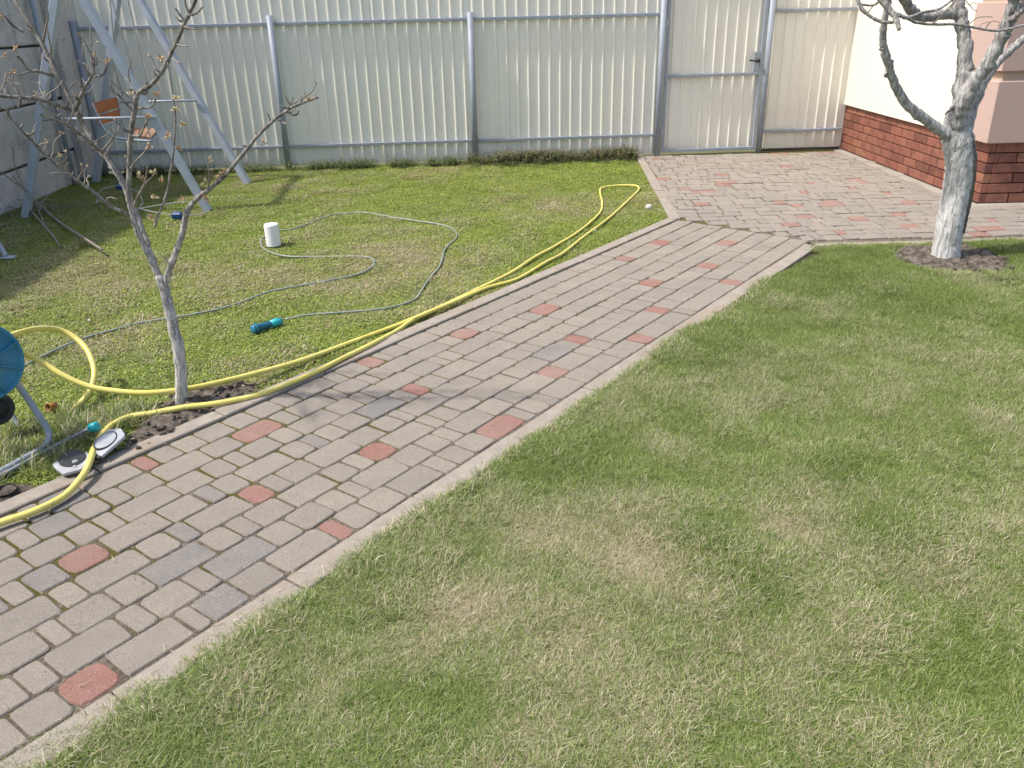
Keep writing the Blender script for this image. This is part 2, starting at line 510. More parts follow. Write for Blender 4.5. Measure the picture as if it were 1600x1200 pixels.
def hnoise(x, y, amp, sc1):
    return amp * (np.sin(x * sc1 + 1.3) * np.cos(y * sc1 * 1.3 + .4) + 0.6 * np.sin(x * sc1 * 2.3 + y * sc1 * 1.7) + 0.4 * np.cos(x * 4.1 * sc1 - y * 3.3 * sc1))
def sheet_from_poly(name, poly, z, step, mat, amp=0.006, extra=None, sc1=3.0):
    """a gently uneven sheet that fills an outline and has a skirt down into the ground"""
    import bmesh
    from mathutils.geometry import delaunay_2d_cdt
    # densify outline
    ol = []
    for i in range(len(poly)):
        a = Vector(poly[i]); b = Vector(poly[(i + 1) % len(poly)])
        n = max(1, int((b - a).length / (step * 1.5)))
        for k in range(n): ol.append(a + (b - a) * (k / n))
    xs = [p.x for p in ol]; ys = [p.y for p in ol]
    gx, gy = np.meshgrid(np.arange(min(xs), max(xs), step), np.arange(min(ys), max(ys), step))
    gx = gx.ravel() + rng.uniform(-.25, .25, gx.size) * step; gy = gy.ravel() + rng.uniform(-.25, .25, gy.size) * step
    ok = inpoly(gx, gy, [(p.x, p.y) for p in ol])
    pts = ol + [Vector((a, b)) for a, b in zip(gx[ok], gy[ok])]
    n = len(ol)
    vs, es, fs, *_ = delaunay_2d_cdt([Vector((p[0], p[1])) for p in pts], [(i, (i + 1) % n) for i in range(n)], [list(range(n))], 1, 1e-5)
    X = np.array([p.x for p in vs]); Y = np.array([p.y for p in vs])
    Z = z + hnoise(X, Y, amp, sc1)
    if extra is not None: Z = Z + extra(X, Y)
    v = [(a, b, c) for a, b, c in zip(X, Y, Z)]
    m = me_new(name, v, [tuple(q) for q in fs], mat, True)
    return m

KC_out = Vector((1.226, 6.370)); KT_out = Vector((1.47, 9.50))
KC_in = Vector((1.343, 6.379)); KT_in = Vector((1.535, 9.50))
# lawns
p0 = SC(-1.6, KL0 - .004); p1 = SC(5.815, KL0 - .004)
left_poly = [(p0.x, p0.y), (p1.x - .004, p1.y), (KT_out.x - .004, KT_out.y), (-4.52, 9.20), (-4.40, 6.9), (-4.3, 4.5), (-4.2, 1.0)]
tag(link('left_lawn', sheet_from_poly('left_lawn', left_poly, -0.022, 0.12, M_moss, 0.004)), kind='structure')
q0 = SC(-1.6, KR1 + .004); q1 = SC(5.62, KR1 + .004)
right_poly = [(q0.x, q0.y), (6.6, -1.0), (6.6, 5.50), (q1.x + .08, 5.50), (q1.x, q1.y)]
tag(link('right_lawn', sheet_from_poly('right_lawn', right_poly, -0.012, 0.12, M_thatch, 0.005)), kind='structure')

# path bed and patio bed
b = MB()
pts = [SC(-1.6, KL0), SC(-1.6, KR1), SC(5.76, KR1), SC(5.87, C0)]
PB = -0.0055
path_m = MB()
path_m.add([SC(-1.6, C0 - .01, PB), SC(-1.6, C8 + .01, PB), SC(5.77, C8 + .01, PB), SC(5.90, C0 - .01, PB)], [(0, 1, 2, 3)])
path = path_m.build('path', M_joint, origin=(0, 0, 0)); tag(path, kind='structure')
patio_outline = [SC(5.772, C8 + .01), (SC(5.90, C0 - .01)), Vector((KT_in.x, KT_in.y, 0)), Vector((1.54, 9.60, 0)), Vector((3.87, 9.72, 0)), Vector((3.82, 6.69, 0)), Vector((7.2, 6.66, 0)), Vector((7.2, 5.60, 0)), Vector((2.10, 5.60, 0))]
patio_m = MB(); patio_m.add([Vector((p.x, p.y, PB - 0.0045)) for p in patio_outline], [tuple(range(len(patio_outline) - 1, -1, -1))])
patio = patio_m.build('patio', M_joint, origin=(0, 0, 0)); tag(patio, kind='structure')

# pavers -------------------------------------------------------------
def paver_verts(L, W, rnd_c, seed, zt=0.0):
    r = random.Random(seed)
    hx, hy = L / 2, W / 2
    def ring(ins, z, c):
        x, y = hx - ins, hy - ins
        k = c * .29
        base = [(-x + c, -y), (x - c, -y), (x - k, -y + k), (x, -y + c), (x, y - c), (x - k, y - k), (x - c, y), (-x + c, y), (-x + k, y - k), (-x, y - c), (-x, -y + c), (-x + k, -y + k)]
        return [(a, b, z) for a, b in base]
    jit = [(r.uniform(-.0026, .0026), r.uniform(-.0022, .0022)) for _ in range(12)]
    v = []
    for ins, z, c in ((0.0, -0.03, rnd_c), (0.0, -0.0038, rnd_c), (0.0034, 0.0, rnd_c * 1.0)):
        v += [(a + j[0], b + j[1], z + zt) for (a, b, z), j in zip(ring(ins, z, c), jit)]
    f = [tuple(range(24, 36))]
    for k in range(2):
        for i in range(12):
            j = (i + 1) % 12
            f.append((k * 12 + i, k * 12 + j, k * 12 + 12 + j, k * 12 + 12 + i))
    return v, f
TYPES = [0.070, 0.100, 0.134, 0.200]
GAP = 0.0092
_pm = {}
def paver_mesh(ti, var, colr):
    key = (ti, var, colr)
    if key not in _pm:
        L = TYPES[ti] - GAP
        rc = ((0.011, 0.013, 0.012, 0.010)[ti] + 0.004 * (var % 2)) if colr != 'red' else (0.020, 0.026, 0.032, 0.032)[ti]
        v, f = paver_verts(L, ROW - 0.0068, rc, hash((ti, var)) & 1023)
        _pm[key] = me_new('paver', v, f, {'grey': M_grey, 'red': M_red, 'blue': M_blue, 'warm': M_warm, 'rose': M_rose}[colr], False)
    return _pm[key]
ROWS = {
1: [0.876,0.948,1.086,1.286,1.355,1.457,1.558,1.691,1.805,1.934,2.028,2.233,2.308,2.44,2.543,2.599,2.72,2.935,3.024,3.173,3.353],
2: [0.782,0.853,0.986,1.09,1.165,1.291,1.496,1.633,1.826,1.909,2.108,2.175,2.311,2.376,2.466,2.654,2.866,2.964,3.098,3.197,3.332,3.428,3.559],
3: [0.766,0.901,0.998,1.068,1.273,1.408,1.507,1.58,1.715,1.814,2.015,2.147,2.218,2.312,2.499,2.65,2.716,2.807,3.008,3.136,3.238,3.375,3.486,3.655],
4: [0.709,0.813,0.948,1.152,1.293,1.363,1.464,1.664,1.765,1.837,1.934,2.06,2.263,2.339,2.422,2.543,2.768,2.96,3.068,3.264,3.37,3.483],
5: [0.722,0.801,0.996,1.103,1.171,1.376,1.472,1.545,1.677,1.876,2.016,2.122,2.182,2.393,2.512,2.619,2.68,2.892,3.015,3.096,3.207],
6: [0.626,0.686,0.826,0.932,1.135,1.236,1.307,1.445,1.639,1.743,1.821,1.941,2.149,2.219,2.321,2.452,2.65,2.724,2.824,2.968,3.166],
7: [0.509,0.584,0.78,0.856,0.99,1.059,1.263,1.37,1.502,1.603,1.671,1.865,2.0,2.099,2.174,2.37,2.502,2.599,2.814,2.931],
8: [0.442,0.55,0.679,0.881,0.935,1.191,1.399,1.466,1.578,1.709,1.9,1.981,2.081,2.203,2.407,2.475,2.581]}
REDS = {1: [1.318, 2.491], 2: [1.742, 3.041, 4.699, 5.192], 3: [3.572, 3.588], 4: [0.877, 2.383], 5: [1.425, 4.320, 5.427], 6: [1.882, 3.286, 4.830], 7: [2.875, 3.894], 8: [0.608, 1.432, 2.312, 3.462, 4.590]}
LATER = {2: [(4.65, 4.75), (5.125, 5.26)], 3: [(3.5, 3.64)] and [], 5: [(4.25, 4.385), (5.36, 5.495)], 6: [(3.236, 3.336), (4.763, 4.897)], 7: [(3.844, 3.944)], 8: [(3.412, 3.512), (4.54, 4.64)]}
BLUES = {(6, 1.04), (7, 1.16), (5, 1.12), (4, 1.33), (8, 0.98), (6, 3.05), (2, 0.92)}
def fill(a, b, r):
    """joints strictly between a and b, made of the four stone lengths"""
    out = []; x = a
    while b - x > 0.29:
        t = r.choice([0.07, 0.10, 0.10, 0.134, 0.134, 0.20, 0.20])
        x += t + r.uniform(-.003, .003); out.append(x)
    rem = b - x
    if rem > 0.215:
        k = 2; out.append(x + rem * r.choice([0.4, 0.5, 0.6]))
    return out
path_list = []
for row in range(1, 9):
    r = random.Random(100 + row)
    j = ROWS[row][:]
    if row == 8: pass
    x = j[0]; pre = []
    while x > -1.45:
        x -= r.choice([0.07, 0.10, 0.134, 0.134, 0.20]); pre.append(x)
    j = pre[::-1] + j
    end = 5.872 - (row - .5) * 0.0125
    marks = []
    for a_, b_ in LATER.get(row, []):
        marks.append((a_, b_))
    cur = j[-1]
    for a_, b_ in marks:
        if a_ - cur > 0.06:
            j += fill(cur, a_, r) + [a_]
        else:
            j[-1] = a_
        j.append(b_); cur = b_
    j += fill(cur, end, r) + [end]
    jj = [j[0]]
    for x in j[1:]:
        if x - jj[-1] > 0.225:
            jj.append((x + jj[-1]) / 2)
        if x - jj[-1] > 0.045: jj.append(x)
    for i in range(len(jj) - 1):
        a_, b_ = jj[i], jj[i + 1]
        m = (a_ + b_) / 2
        col = 'grey'
        if any(a_ + .01 < q < b_ - .01 for q in REDS.get(row, [])): col = 'red'
        elif any(rr == row and a_ < q < b_ for rr, q in BLUES) or r.random() < 0.03: col = 'blue'
        path_list.append((row, m, b_ - a_, col))
vis = [p for p in path_list if p[1] > 0.15]
vis.sort(key=lambda p: SC(p[1], C0 + (p[0] - .5) * ROW).length)
near = set(id(p) for p in vis[:300])
def tone_attr(me, tones):
    at = me.attributes.new('tone', 'FLOAT', 'FACE'); at.data.foreach_set('value', tones)
far = MB(); far_t = []
def add_far(L, W, pos, ang, colr, tilt=(0, 0)):
    v, f = paver_verts(L, W, 0.010 if colr != 'red' else 0.016, random.randrange(9999))
    R = Matrix.Rotation(ang, 3, 'Z') @ Matrix.Rotation(tilt[0], 3, 'X') @ Matrix.Rotation(tilt[1], 3, 'Y')
    far.add([R @ Vector(q) + pos for q in v], f, 1 if colr == 'red' else 0)
    t = random.random(); far_t.extend([t] * len(f))
ANG = pi / 2 - TP
for p in path_list:
    row, m, L, col = p
    c = C0 + (row - .5) * ROW
    z = random.uniform(-.0022, .0022)
    pos = SC(m, c, z)
    tilt = (random.gauss(0, .008), random.gauss(0, .008))
    if id(p) in near:
        ti = min(range(4), key=lambda i: abs(TYPES[i] - L))
        o = link('paver', paver_mesh(ti, random.randrange(4), col), path, pos, (tilt[0], tilt[1], ANG + random.gauss(0, .009)))
        o.scale = ((L - GAP) / (TYPES[ti] - GAP), 1, 1)
    else:
        add_far(L - GAP, ROW - 0.0068, pos, ANG + random.gauss(0, .008), col, tilt)
fo = far.build('remaining_pavers', [M_grey_s, M_red_s], path); fo['kind'] = 'stuff'
tone_attr(fo.data, far_t)

# patio pavers: rows run along x
far = MB(); far_t = []
pat_list = []
RED_PT = [G(980 + .225 * a, 220 + .225 * b_) for a, b_ in [(430, 340), (650, 297), (680, 240), (230, 130), (1310, 290), (1230, 360), (1540, 320), (1450, 415), (1180, 510), (1490, 545), (1200, 455), (1050, 410), (1460, 645), (1050, 590), (1130, 180), (600, 430), (330, 260), (1580, 265)]] + \
         [G(1280 + .2 * a, 220 + .2 * b_) for a, b_ in [(730, 680), (1280, 705), (450, 575), (580, 400), (740, 500), (1380, 590)]]
poly = [(p.x, p.y) for p in patio_outline]
r = random.Random(5)
y = 5.735; row = 0
while y < 9.50:
    x = 1.15 - r.random() * .2
    while x < 7.0:
        L = r.choice([0.07, 0.10, 0.134, 0.134, 0.20, 0.20])
        m = x + L / 2; x += L
        xs = np.array([m - L / 2 + .006, m + L / 2 - .006, m - L / 2 + .006, m + L / 2 - .006]); ys = np.array([y - ROW / 2 + .012] * 2 + [y + ROW / 2 - .012] * 2)
        inn = inpoly(xs, ys, poly)
        # clear of cement strip and diagonal edge
        if m > 3.72 and y > 6.53 and m < 3.9: pass
        if not inn.all():
            if inn.any() and m < 2.3:   # trimmed stones along the joint with the path
                xx = np.linspace(m - L / 2 + .006, m + L / 2 - .006, 15)
                ok = inpoly(xx, np.full(15, y - ROW * .32), poly) & inpoly(xx, np.full(15, y + ROW * .32), poly)
                if ok.sum() > 2:
                    a_, b_ = xx[ok].min(), xx[ok].max()
                    pat_list.append(((a_ + b_) / 2, y, b_ - a_ + GAP, 'grey'))
            continue
        if y < 5.72 and m < 2.25: continue
        pat_list.append((m, y, L, 'grey'))
    y += ROW; row += 1
used = set()
for k in range(len(pat_list)):
    if r.random() < .010 and pat_list[k][2] > .09: pat_list[k] = (*pat_list[k][:3], 'red'); used.add(k)
for i, q in enumerate(RED_PT):
    cand = [(abs(p[0] - q.x) + 2 * abs(p[1] - q.y), k) for k, p in enumerate(pat_list) if k not in used and p[2] < .16]
    if cand:
        dd, k = min(cand); used.add(k); p = pat_list[k]; pat_list[k] = (p[0], p[1], p[2], 'red')
order = sorted(range(len(pat_list)), key=lambda k: Vector((pat_list[k][0], pat_list[k][1])).length + (8 if pat_list[k][0] > pat_list[k][1] * .68 else 0))
nearp = set(order[:300])
for k, (m, y, L, col) in enumerate(pat_list):
    pos = Vector((m, y, r.uniform(-.0035, .0035)))
    ang = r.gauss(0, .03); tilt = (r.gauss(0, .016), r.gauss(0, .016))
    if k in nearp:
        ti = min(range(4), key=lambda i: abs(TYPES[i] - L))
        o = link('paver', paver_mesh(ti, r.randrange(4), 'rose' if col == 'red' else 'warm'), patio, pos, (tilt[0], tilt[1], ang))
        o.scale = ((L - GAP - .001) / (TYPES[ti] - GAP), .985, 1)
    else:
        add_far(L - GAP - .001, ROW - GAP - .001, pos, ang, col, tilt)
fo = far.build('remaining_pavers', [M_warm_s, M_rose_s], patio); fo['kind'] = 'stuff'
tone_attr(fo.data, far_t)

# kerbs ---------------------------------------------------------------
def kerb(name, a, b_, width, side_in, lens, z=0.006, n_off=0.0):
    """kerb blocks laid end to end between two points"""
    root = thing(name, (0, 0, 0), None, None)
    del_keys = [k for k in root.keys()]
    root['kind'] = 'structure'
    a = Vector(a); b_ = Vector(b_)
    d = (b_ - a); Lt = d.length; d.normalize(); nrm = Vector((d.y, -d.x, 0))
    x = 0; i = 0
    while x < Lt - .03:
        L = min(lens + random.uniform(-.004, .004), Lt - x)
        m = MB(); cc = a + d * (x + L / 2) + nrm * (side_in * width / 2)
        R = Matrix.Rotation(math.atan2(d.y, d.x) + random.gauss(0, .003), 3, 'Z')
        m.box((cc.x, cc.y, z - .05 + random.uniform(-.0025, .0025)), (L - .005, width - .004, 0.10), R, 0, 0.004)
        m.build('kerb_block', M_kerb, root)
        x += L; i += 1
    return root
kerb('left_kerb', SC(-1.55, KL1), SC(5.86, KL1), KL1 - KL0, -1, 0.545, 0.008)
kerb('right_kerb', SC(-1.55, KR0), SC(5.66, KR0), KR1 - KR0, 1, 0.545, 0.002)
kerb('patio_side_kerb', (KC_in.x + .003, KC_in.y + .012, 0), (1.527, 9.46, 0), 0.085, -1, 0.545, 0.010)
kerb('patio_front_kerb', (2.11, 5.592, 0), (7.0, 5.592, 0), 0.085, 1, 0.545, 0.001)

# cement strip along the house foot (lies on the patio)
m = MB(); m.box((3.755, 8.12, -0.008), (0.10, 2.9, 0.02), None, 0, .003); 
o = m.build('cement_strip', M_cement, patio)
m = MB(); m.box((5.4, 6.62, -0.008), (3.4, 0.10, 0.02), None, 0, .003); m.build('cement_strip', M_cement, patio)

# ================================================================== HOUSE
house = thing('house', (HX, HYC, 0), 'cream plastered house corner with pink quoin pillar on a red brick plinth beside the patio', 'house')
PL = 0.478
m = MB(); m.box((HX + .06 + 3.0, HYC + .06 + 3.0, PL / 2 - .05), (6.0, 6.0, PL + .1)); m.build('plinth_core', M_mortar, house)
# walls
W_T = 3.6
m = MB(); m.box((HX - .018 + 3.0, HYC + .45 + 2.8, (PL + .004 + W_T) / 2), (6.03, 5.6, W_T - PL - .004)); m.build('side_wall', M_cream, house)
m = MB(); m.box((HX + .95 + 2.5, HYC - .018 + .25, (PL + .004 + W_T) / 2), (5.0, .48, W_T - PL - .004)); m.build('front_wall', M_cream, house)
# quoin pillar: core + blocks with grooves between them
m = MB(); m.box((HX - .022 + .46, HYC - .022 + .24, (PL + .004 + W_T) / 2), (0.92, 0.485, W_T - PL - .008)); m.build('pillar_core', M_groove, house)
z = PL + .002
zs = [(0.480, 0.940), (1.008, 1.490), (1.555, 2.035), (2.10, 2.58), (2.645, 3.125), (3.19, W_T)]
for z0, z1 in zs:
    m = MB(); m.box((HX - .06 + .5, HYC - .055 + .27, (z0 + z1) / 2), (1.0, 0.54, z1 - z0), None, 0, 0.006); m.build('quoin_block', M_pink, house)
# bricks
bl, bh, mj = 0.290, PL / 6 - 0.0085, 0.010
bm_cache = {}
def brick_mesh(L):
    k = round(L, 3)
    if k not in bm_cache:
        q = MB(); q.box((0, 0, 0), (L, 0.06, bh), None, 0, 0.0025)
        bm_cache[k] = me_new('brick', q.v, q.f, M_brick)
    return bm_cache[k]
for c in range(6):
    z = (c + .5) * PL / 6
    # side face along y
    yy = HYC + 0.0; first = True
    while yy < 9.70:
        L = .122 if (first and c % 2) else .246
        L = min(L, 9.74 - yy)
        if L > .03:
            link('brick', brick_mesh(L - .0), house, (0.03 + random.uniform(-.0015, .0015), yy - HYC + L / 2, z), (0, 0, pi / 2))
        yy += L + mj; first = False
    xx = HX + .062; first = True
    while xx < HX + 3.4:
        L = bl / 2 + .03 if (first and c % 2 == 0) else bl
        link('brick', brick_mesh(L), house, (xx - HX + L / 2, 0.03 + random.uniform(-.0015, .0015) , z))
        xx += L + mj; first = False
m = MB()
m.box((HX + 2.9, HYC + 2.85, W_T + .06), (6.7, 6.7, .12), None, 0, .01); m.build('roof', M_groove, house)

# ================================================================== FENCE
fence = thing('sheet_metal_fence', (0, FY(0), 0), 'tall fence of cream ribbed metal sheets on grey posts and rails behind the lawn', 'fence')
fd = Vector((cos(FANG), sin(FANG), 0)); fn = Vector((sin(FANG), -cos(FANG), 0))   # fn looks to the camera
def FP(x, off, z):                      # x position, off metres in front of the fence line
    t = (x) / cos(FANG)
    p = Vector((0, 9.43, 0)) + fd * t + fn * off
    return Vector((p.x, p.y, z))
RIB = 0.1145
def corrug(x0, x1, z0, z1, off=-0.012, phase=0.0):
    """ribbed sheet: flats with narrow trapezoid ridges that stand proud"""
    prof = []; x = x0
    k = math.floor((x0 - phase) / RIB)
    xs = [(x0, 0)]
    while True:
        b0 = phase + k * RIB
        if b0 > x1: break
        for dx, h in ((0.0, 0), (0.007, 1), (0.020, 1), (0.027, 0)):
            if x0 < b0 + dx < x1: xs.append((b0 + dx, h))
        k += 1
    xs.append((x1, 0))
    m = MB(); v = []; f = []
    zz = [z0, (z0 + z1) / 2, z1]
    for x, h in xs:
        for z in zz: v.append(FP(x, off + h * 0.010, z))
        for z in zz: v.append(FP(x, off + h * 0.010 - .0015, z))
    for i in range(len(xs) - 1):
        a = i * 6; b = a + 6
        f += [(a, b, b + 1, a + 1), (a + 1, b + 1, b + 2, a + 2), (a + 3, a + 4, b + 4, b + 3), (a + 4, a + 5, b + 5, b + 4), (a + 2, b + 2, b + 5, a + 5), (a, a + 3, b + 3, b)]
    m.add(v, f)
    return m
TOPZ = 2.05
posts = [-4.36, -2.392, -0.342, 1.685, 2.842]
edges = [(-4.40, -3.46), (-3.455, -2.41), (-2.405, -1.375), (-1.37, -0.35), (-0.345, 0.665), (0.67, 1.70)]
for i, (a, b_) in enumerate(edges):
    corrug(a, b_, 0.015, TOPZ, -0.012 - .0018 * (i % 2), 0.02).build('metal_sheet', M_sheet, fence)
corrug(2.85, 3.80, 0.035, TOPZ, -0.012, 2.90 - 0.114 * 1).build('metal_sheet', M_sheet, fence)
for i, x in enumerate(posts):
    top = [1.52, 1.529, 1.513, 1.75, 1.75][i]
    m = MB(); m.tube([FP(x, .036, -.06), FP(x, .036, top)], 0.0325, 16); o = m.build('post', M_steel, fence, True)
    for p_ in o.data.polygons: p_.use_smooth = len(p_.vertices) == 4
def rail(x0, x1, z, h=0.030, d=0.026, off=0.0145):
    m = MB(); c = (FP(x0, off, z) + FP(x1, off, z)) / 2
    m.box(c, ((FP(x1, off, z) - FP(x0, off, z)).length, d, h), Matrix.Rotation(FANG, 3, 'Z'), 0, .003)
    return m
spans = [(-4.42, -2.43), (-2.36, -.375), (-.31, 1.65), (2.878, 3.775)]
for z, h in ((1.447, .032), (0.222, .030)):
    for i, (a, b_) in enumerate(spans):
        zz = z + (0.008 if i == 3 and z > 1 else 0)
        rail(a, b_, zz, h).build('rail', M_steel, fence)
# rivets
m = MB()
for z in (1.447, .222):
    for x in np.arange(-4.3, 3.7, .2290):
        if 1.62 < x < 2.9: continue
        p_ = FP(x + .05, -.0005, z + .026); m.box(p_, (.009, .007, .009), Matrix.Rotation(FANG, 3, 'Z'), 0, .002)
m.build('rivets', M_galv, fence)['kind'] = 'stuff'
m = MB(); m.box((FP(3.32, .0, .018)), (0.93, .035, .026), Matrix.Rotation(FANG, 3, 'Z'), 0, .003); m.build('gap_shade_strip', M_dark, fence)  # dark strip put in for the shade in the open gap below the sheet

# gate -----------------------------------------------------------------
gate = thing('metal_gate', FP(1.74, 0, 0), 'cream ribbed gate in a grey steel frame with black lever handle', 'gate')
GX0, GX1 = 1.728, 2.800
corrug(GX0 + .02, GX1 - .02, 0.05, TOPZ - .05, -0.006, 1.80).build('metal_sheet', M_sheet, gate)
def gbar(x0, x1, z0, z1, off=.028, d=.030):
    m = MB(); c = (FP((x0 + x1) / 2, off, (z0 + z1) / 2))
    m.box(c, ((x1 - x0), d, z1 - z0), Matrix.Rotation(FANG, 3, 'Z'), 0, .003); return m
gbar(GX0, GX0 + .032, 0.028, 2.0).build('stile', M_steel, gate)
gbar(GX1 - .036, GX1, 0.028, 2.0).build('stile', M_steel, gate)
gbar(GX0 + .033, GX1 - .037, 0.030, 0.066).build('frame_rail', M_steel, gate)
gbar(GX0 + .033, GX1 - .037, 0.818, 0.850).build('frame_rail', M_steel, gate)
gbar(GX0 + .033, GX1 - .037, 1.966, 2.0).build('frame_rail', M_steel, gate)
gbar(GX1 - .105, GX1 - .038, 0.852, 1.055, .028, .026).build('lock_plate', M_steel, gate)
hm = MB(); hp = FP(2.735, .045, .968)
hm.tube([hp, hp + fn * .028], .021, 14); hm.tube([hp + fn * .028, hp + fn * .050], .010, 10)
hm.tube(spline([hp + fn * .047, hp + fn * .052 - fd * .02, hp + fn * .050 - fd * .06 + Vector((0, 0, .002)), hp + fn * .046 - fd * .105 + Vector((0, 0, .008))], 4), .0085, 8)
hm.build('handle', M_black, gate, True)
for z in (1.36, .25):
    m = MB(); m.tube([FP(1.722, .050, z - .045), FP(1.722, .050, z + .045)], .0105, 10); m.tube([FP(1.722, .050, z + .045), FP(1.722, .050, z + .052)], .007, 8)
    m.box(FP(1.735, .048, z), (.03, .006, .06), Matrix.Rotation(FANG, 3, 'Z')); m.build('hinge', M_galv, gate)

# ================================================================== CONCRETE WALL on the left
wallt = thing('concrete_panel_wall', (-4.45, 7.0, 0), 'weathered grey concrete block wall in shade behind the swing', 'wall')
wp = [Vector((-4.38, 3.0)), Vector((-4.412, 7.19)), Vector((-4.50, 9.24))]
def wallx(y):
    return -4.38 - (y - 3) * (.032 / 4.19) if y < 7.19 else -4.412 - (y - 7.19) * (.088 / 2.05)
m = MB()
for y0, y1 in ((-1.0, 7.19), (7.19, 9.30)):
    a = Vector((wallx(y0) - .03, y0, 0)); b_ = Vector((wallx(y1) - .03, y1, 0))
    for q in ():
        pass
    m.add([a, b_, b_ + Vector((-.2, 0, 0)), a + Vector((-.2, 0, 0))] + [p_ + Vector((0, 0, 2.00)) for p_ in (a, b_, b_ + Vector((-.2, 0, 0)), a + Vector((-.2, 0, 0)))],
          [(3, 2, 1, 0), (4, 5, 6, 7), (0, 1, 5, 4), (1, 2, 6, 5), (2, 3, 7, 6), (3, 0, 4, 7)])
m.build('wall_core', M_blockgap, wallt)
ww = random.Random(3)
for c in range(5):
    z0 = c * 0.5 - .178; h = 0.478 if c < 4 else 0.17
    y = -1.0 + (0.0 if c % 2 else .45)
    while y < 9.22:
        L = min(1.15 + ww.uniform(-.05, .05), 9.24 - y)
        if L < .08: break
        ym = y + L / 2; sl = -.0076 if ym < 7.19 else -.043
        m = MB()
        # uneven block: subdivided face
        R = Matrix.Rotation(math.atan2(1, sl), 3, 'Z')
        xs_ = wallx(ym) - .06 + ww.uniform(-.006, .006)
        m.box((xs_, ym, z0 + h / 2), (L - .015, .13, h), R @ Matrix.Rotation(ww.gauss(0, .006), 3, 'Y'), 0, .012)
        m.build('concrete_block', M_block, wallt)
        y += L
m = MB(); m.box((-4.56, 4.1, 2.04), (.30, 10.3, .07), None, 0, .01); m.build('coping', M_block, wallt)
# concrete corner pillar with a drain-like dark pipe in front
m = MB(); m.box((-4.435, 9.01, .99), (0.10, .34, 1.98), None, 0, .015); m.build('pillar', M_block, wallt)
m = MB(); m.tube([(-4.40, 8.55, 0), (-4.40, 8.55, 1.98)], .024, 10); dp = m.build('metal_pole', M_steel, origin=(-4.40, 8.55, 0), smooth=True)
tag(dp, 'thin dark grey upright pole against the shaded concrete wall by the corner', 'pole')

# ================================================================== SWING
def sw_apex(y, ax): return Vector(ax)
A1, A2 = Vector((-3.377, 7.13, 1.93)), Vector((-3.522, 8.57, 1.96))
swing = thing('garden_swing', (-3.4, 7.8, 0), 'pale blue-grey steel swing with A-shaped ends and an orange-brown wooden seat on the lawn', 'swing')
feet = [(Vector((-4.135, 7.089, -.01)), A1), (Vector((-2.595, 7.167, -.01)), A1), (Vector((-2.601, 8.405, -.01)), A2), (Vector((-4.268, 8.729, -.01)), A2)]
for ft, ap in feet:
    m = MB()
    d = (ap - ft).normalized()
    q = d.to_track_quat('Z', 'Y').to_matrix()
    m.box((ft + ap) / 2, (.062, .062, (ap - ft).length), q, 0, .004); m.build('leg', M_steel2, swing)
m = MB(); dd = (A2 - A1); m.box((A1 + A2) / 2 + Vector((0, 0, .03)), (.06, .06, dd.length + .1), dd.to_track_quat('Z', 'Y').to_matrix(), 0, .004); m.build('top_bar', M_steel2, swing)
for a, b_ in ((P(59, 187, 7.09), P(245, 183, 7.12)), (P(165, 160, 8.66), P(307, 157, 8.42))):
    m = MB(); m.tube([a, b_], .011, 8); m.build('cross_bar', M_steel2, swing, True)
# the hanging seat
yS = 7.80
def quadboard(p00, p10, p11, p01, th, mat, name, par):
    n = (p10 - p00).cross(p01 - p00).normalized() * th
    m = MB(); m.add([p00, p10, p11, p01, p00 + n, p10 + n, p11 + n, p01 + n], [(3, 2, 1, 0), (4, 5, 6, 7), (0, 1, 5, 4), (1, 2, 6, 5), (2, 3, 7, 6), (3, 0, 4, 7)])
    par2 = par
    o = m.build(name, mat, origin=swing.location); o.location = (0, 0, 0); o.parent = par2
    return o
# backrest: near edge left, far edge right
bn0, bn1 = P(144, 161, yS - .02), P(160, 197, yS - .02)
bf0, bf1 = P(184, 151, yS + .34), P(190, 186, yS + .34)
frames = []
sn0, sn1 = P(207, 214, yS - .02), P(236, 218, yS - .02)
sf0, sf1 = P(207, 202, yS + .36), P(248, 204, yS + .36)
m = MB()
for (bt, bb, s0, s1) in ((bn0, bn1, sn0, sn1), (bf0, bf1, sf0, sf1)):
    m.tube(spline([bt, bb, bb.lerp(s0, .3) + Vector((0, 0, -.06)), s0 + Vector((-.05, 0, -.02)), s1 + Vector((0, 0, -.015))], 5), .011, 8)
m.tube([sn1 + Vector((0, 0, -.02)), sf1 + Vector((0, 0, -.02))], .011, 8)
m.tube([bn1, bf1], .011, 8)
seat = m.build('seat_frame', M_steel2, swing, True)
for a, b_ in ((0.0, .48), (.54, 1.0)):
    quadboard(bn0.lerp(bn1, a), bf0.lerp(bf1, a), bf0.lerp(bf1, b_), bn0.lerp(bn1, b_), .022, M_woodor, 'back_slat', seat)
sn0, sn1 = P(207, 214, yS - .02), P(236, 218, yS - .02)
sf0, sf1 = P(207, 202, yS + .36), P(248, 204, yS + .36)
for a, b_ in ((0, .3), (.35, .65), (.7, 1)):
    quadboard(sn0.lerp(sn1, a), sn0.lerp(sn1, b_), sf0.lerp(sf1, b_), sf0.lerp(sf1, a), .02, M_woodsd, 'seat_slat', seat)
for (bt, bb, s0, s1) in ((bn0, bn1, sn0, sn1), (bf0, bf1, sf0, sf1)):
    top = Vector((A1.x - .03, bt.y, 1.94))
    m = MB(); m.tube([bt, top + Vector((-.05, 0, 0))], .006, 6); m.build('rope', M_cord, swing)
    m = MB(); m.tube([s1, top + Vector((.06, 0, 0))], .006, 6); m.build('rope', M_cord, swing)

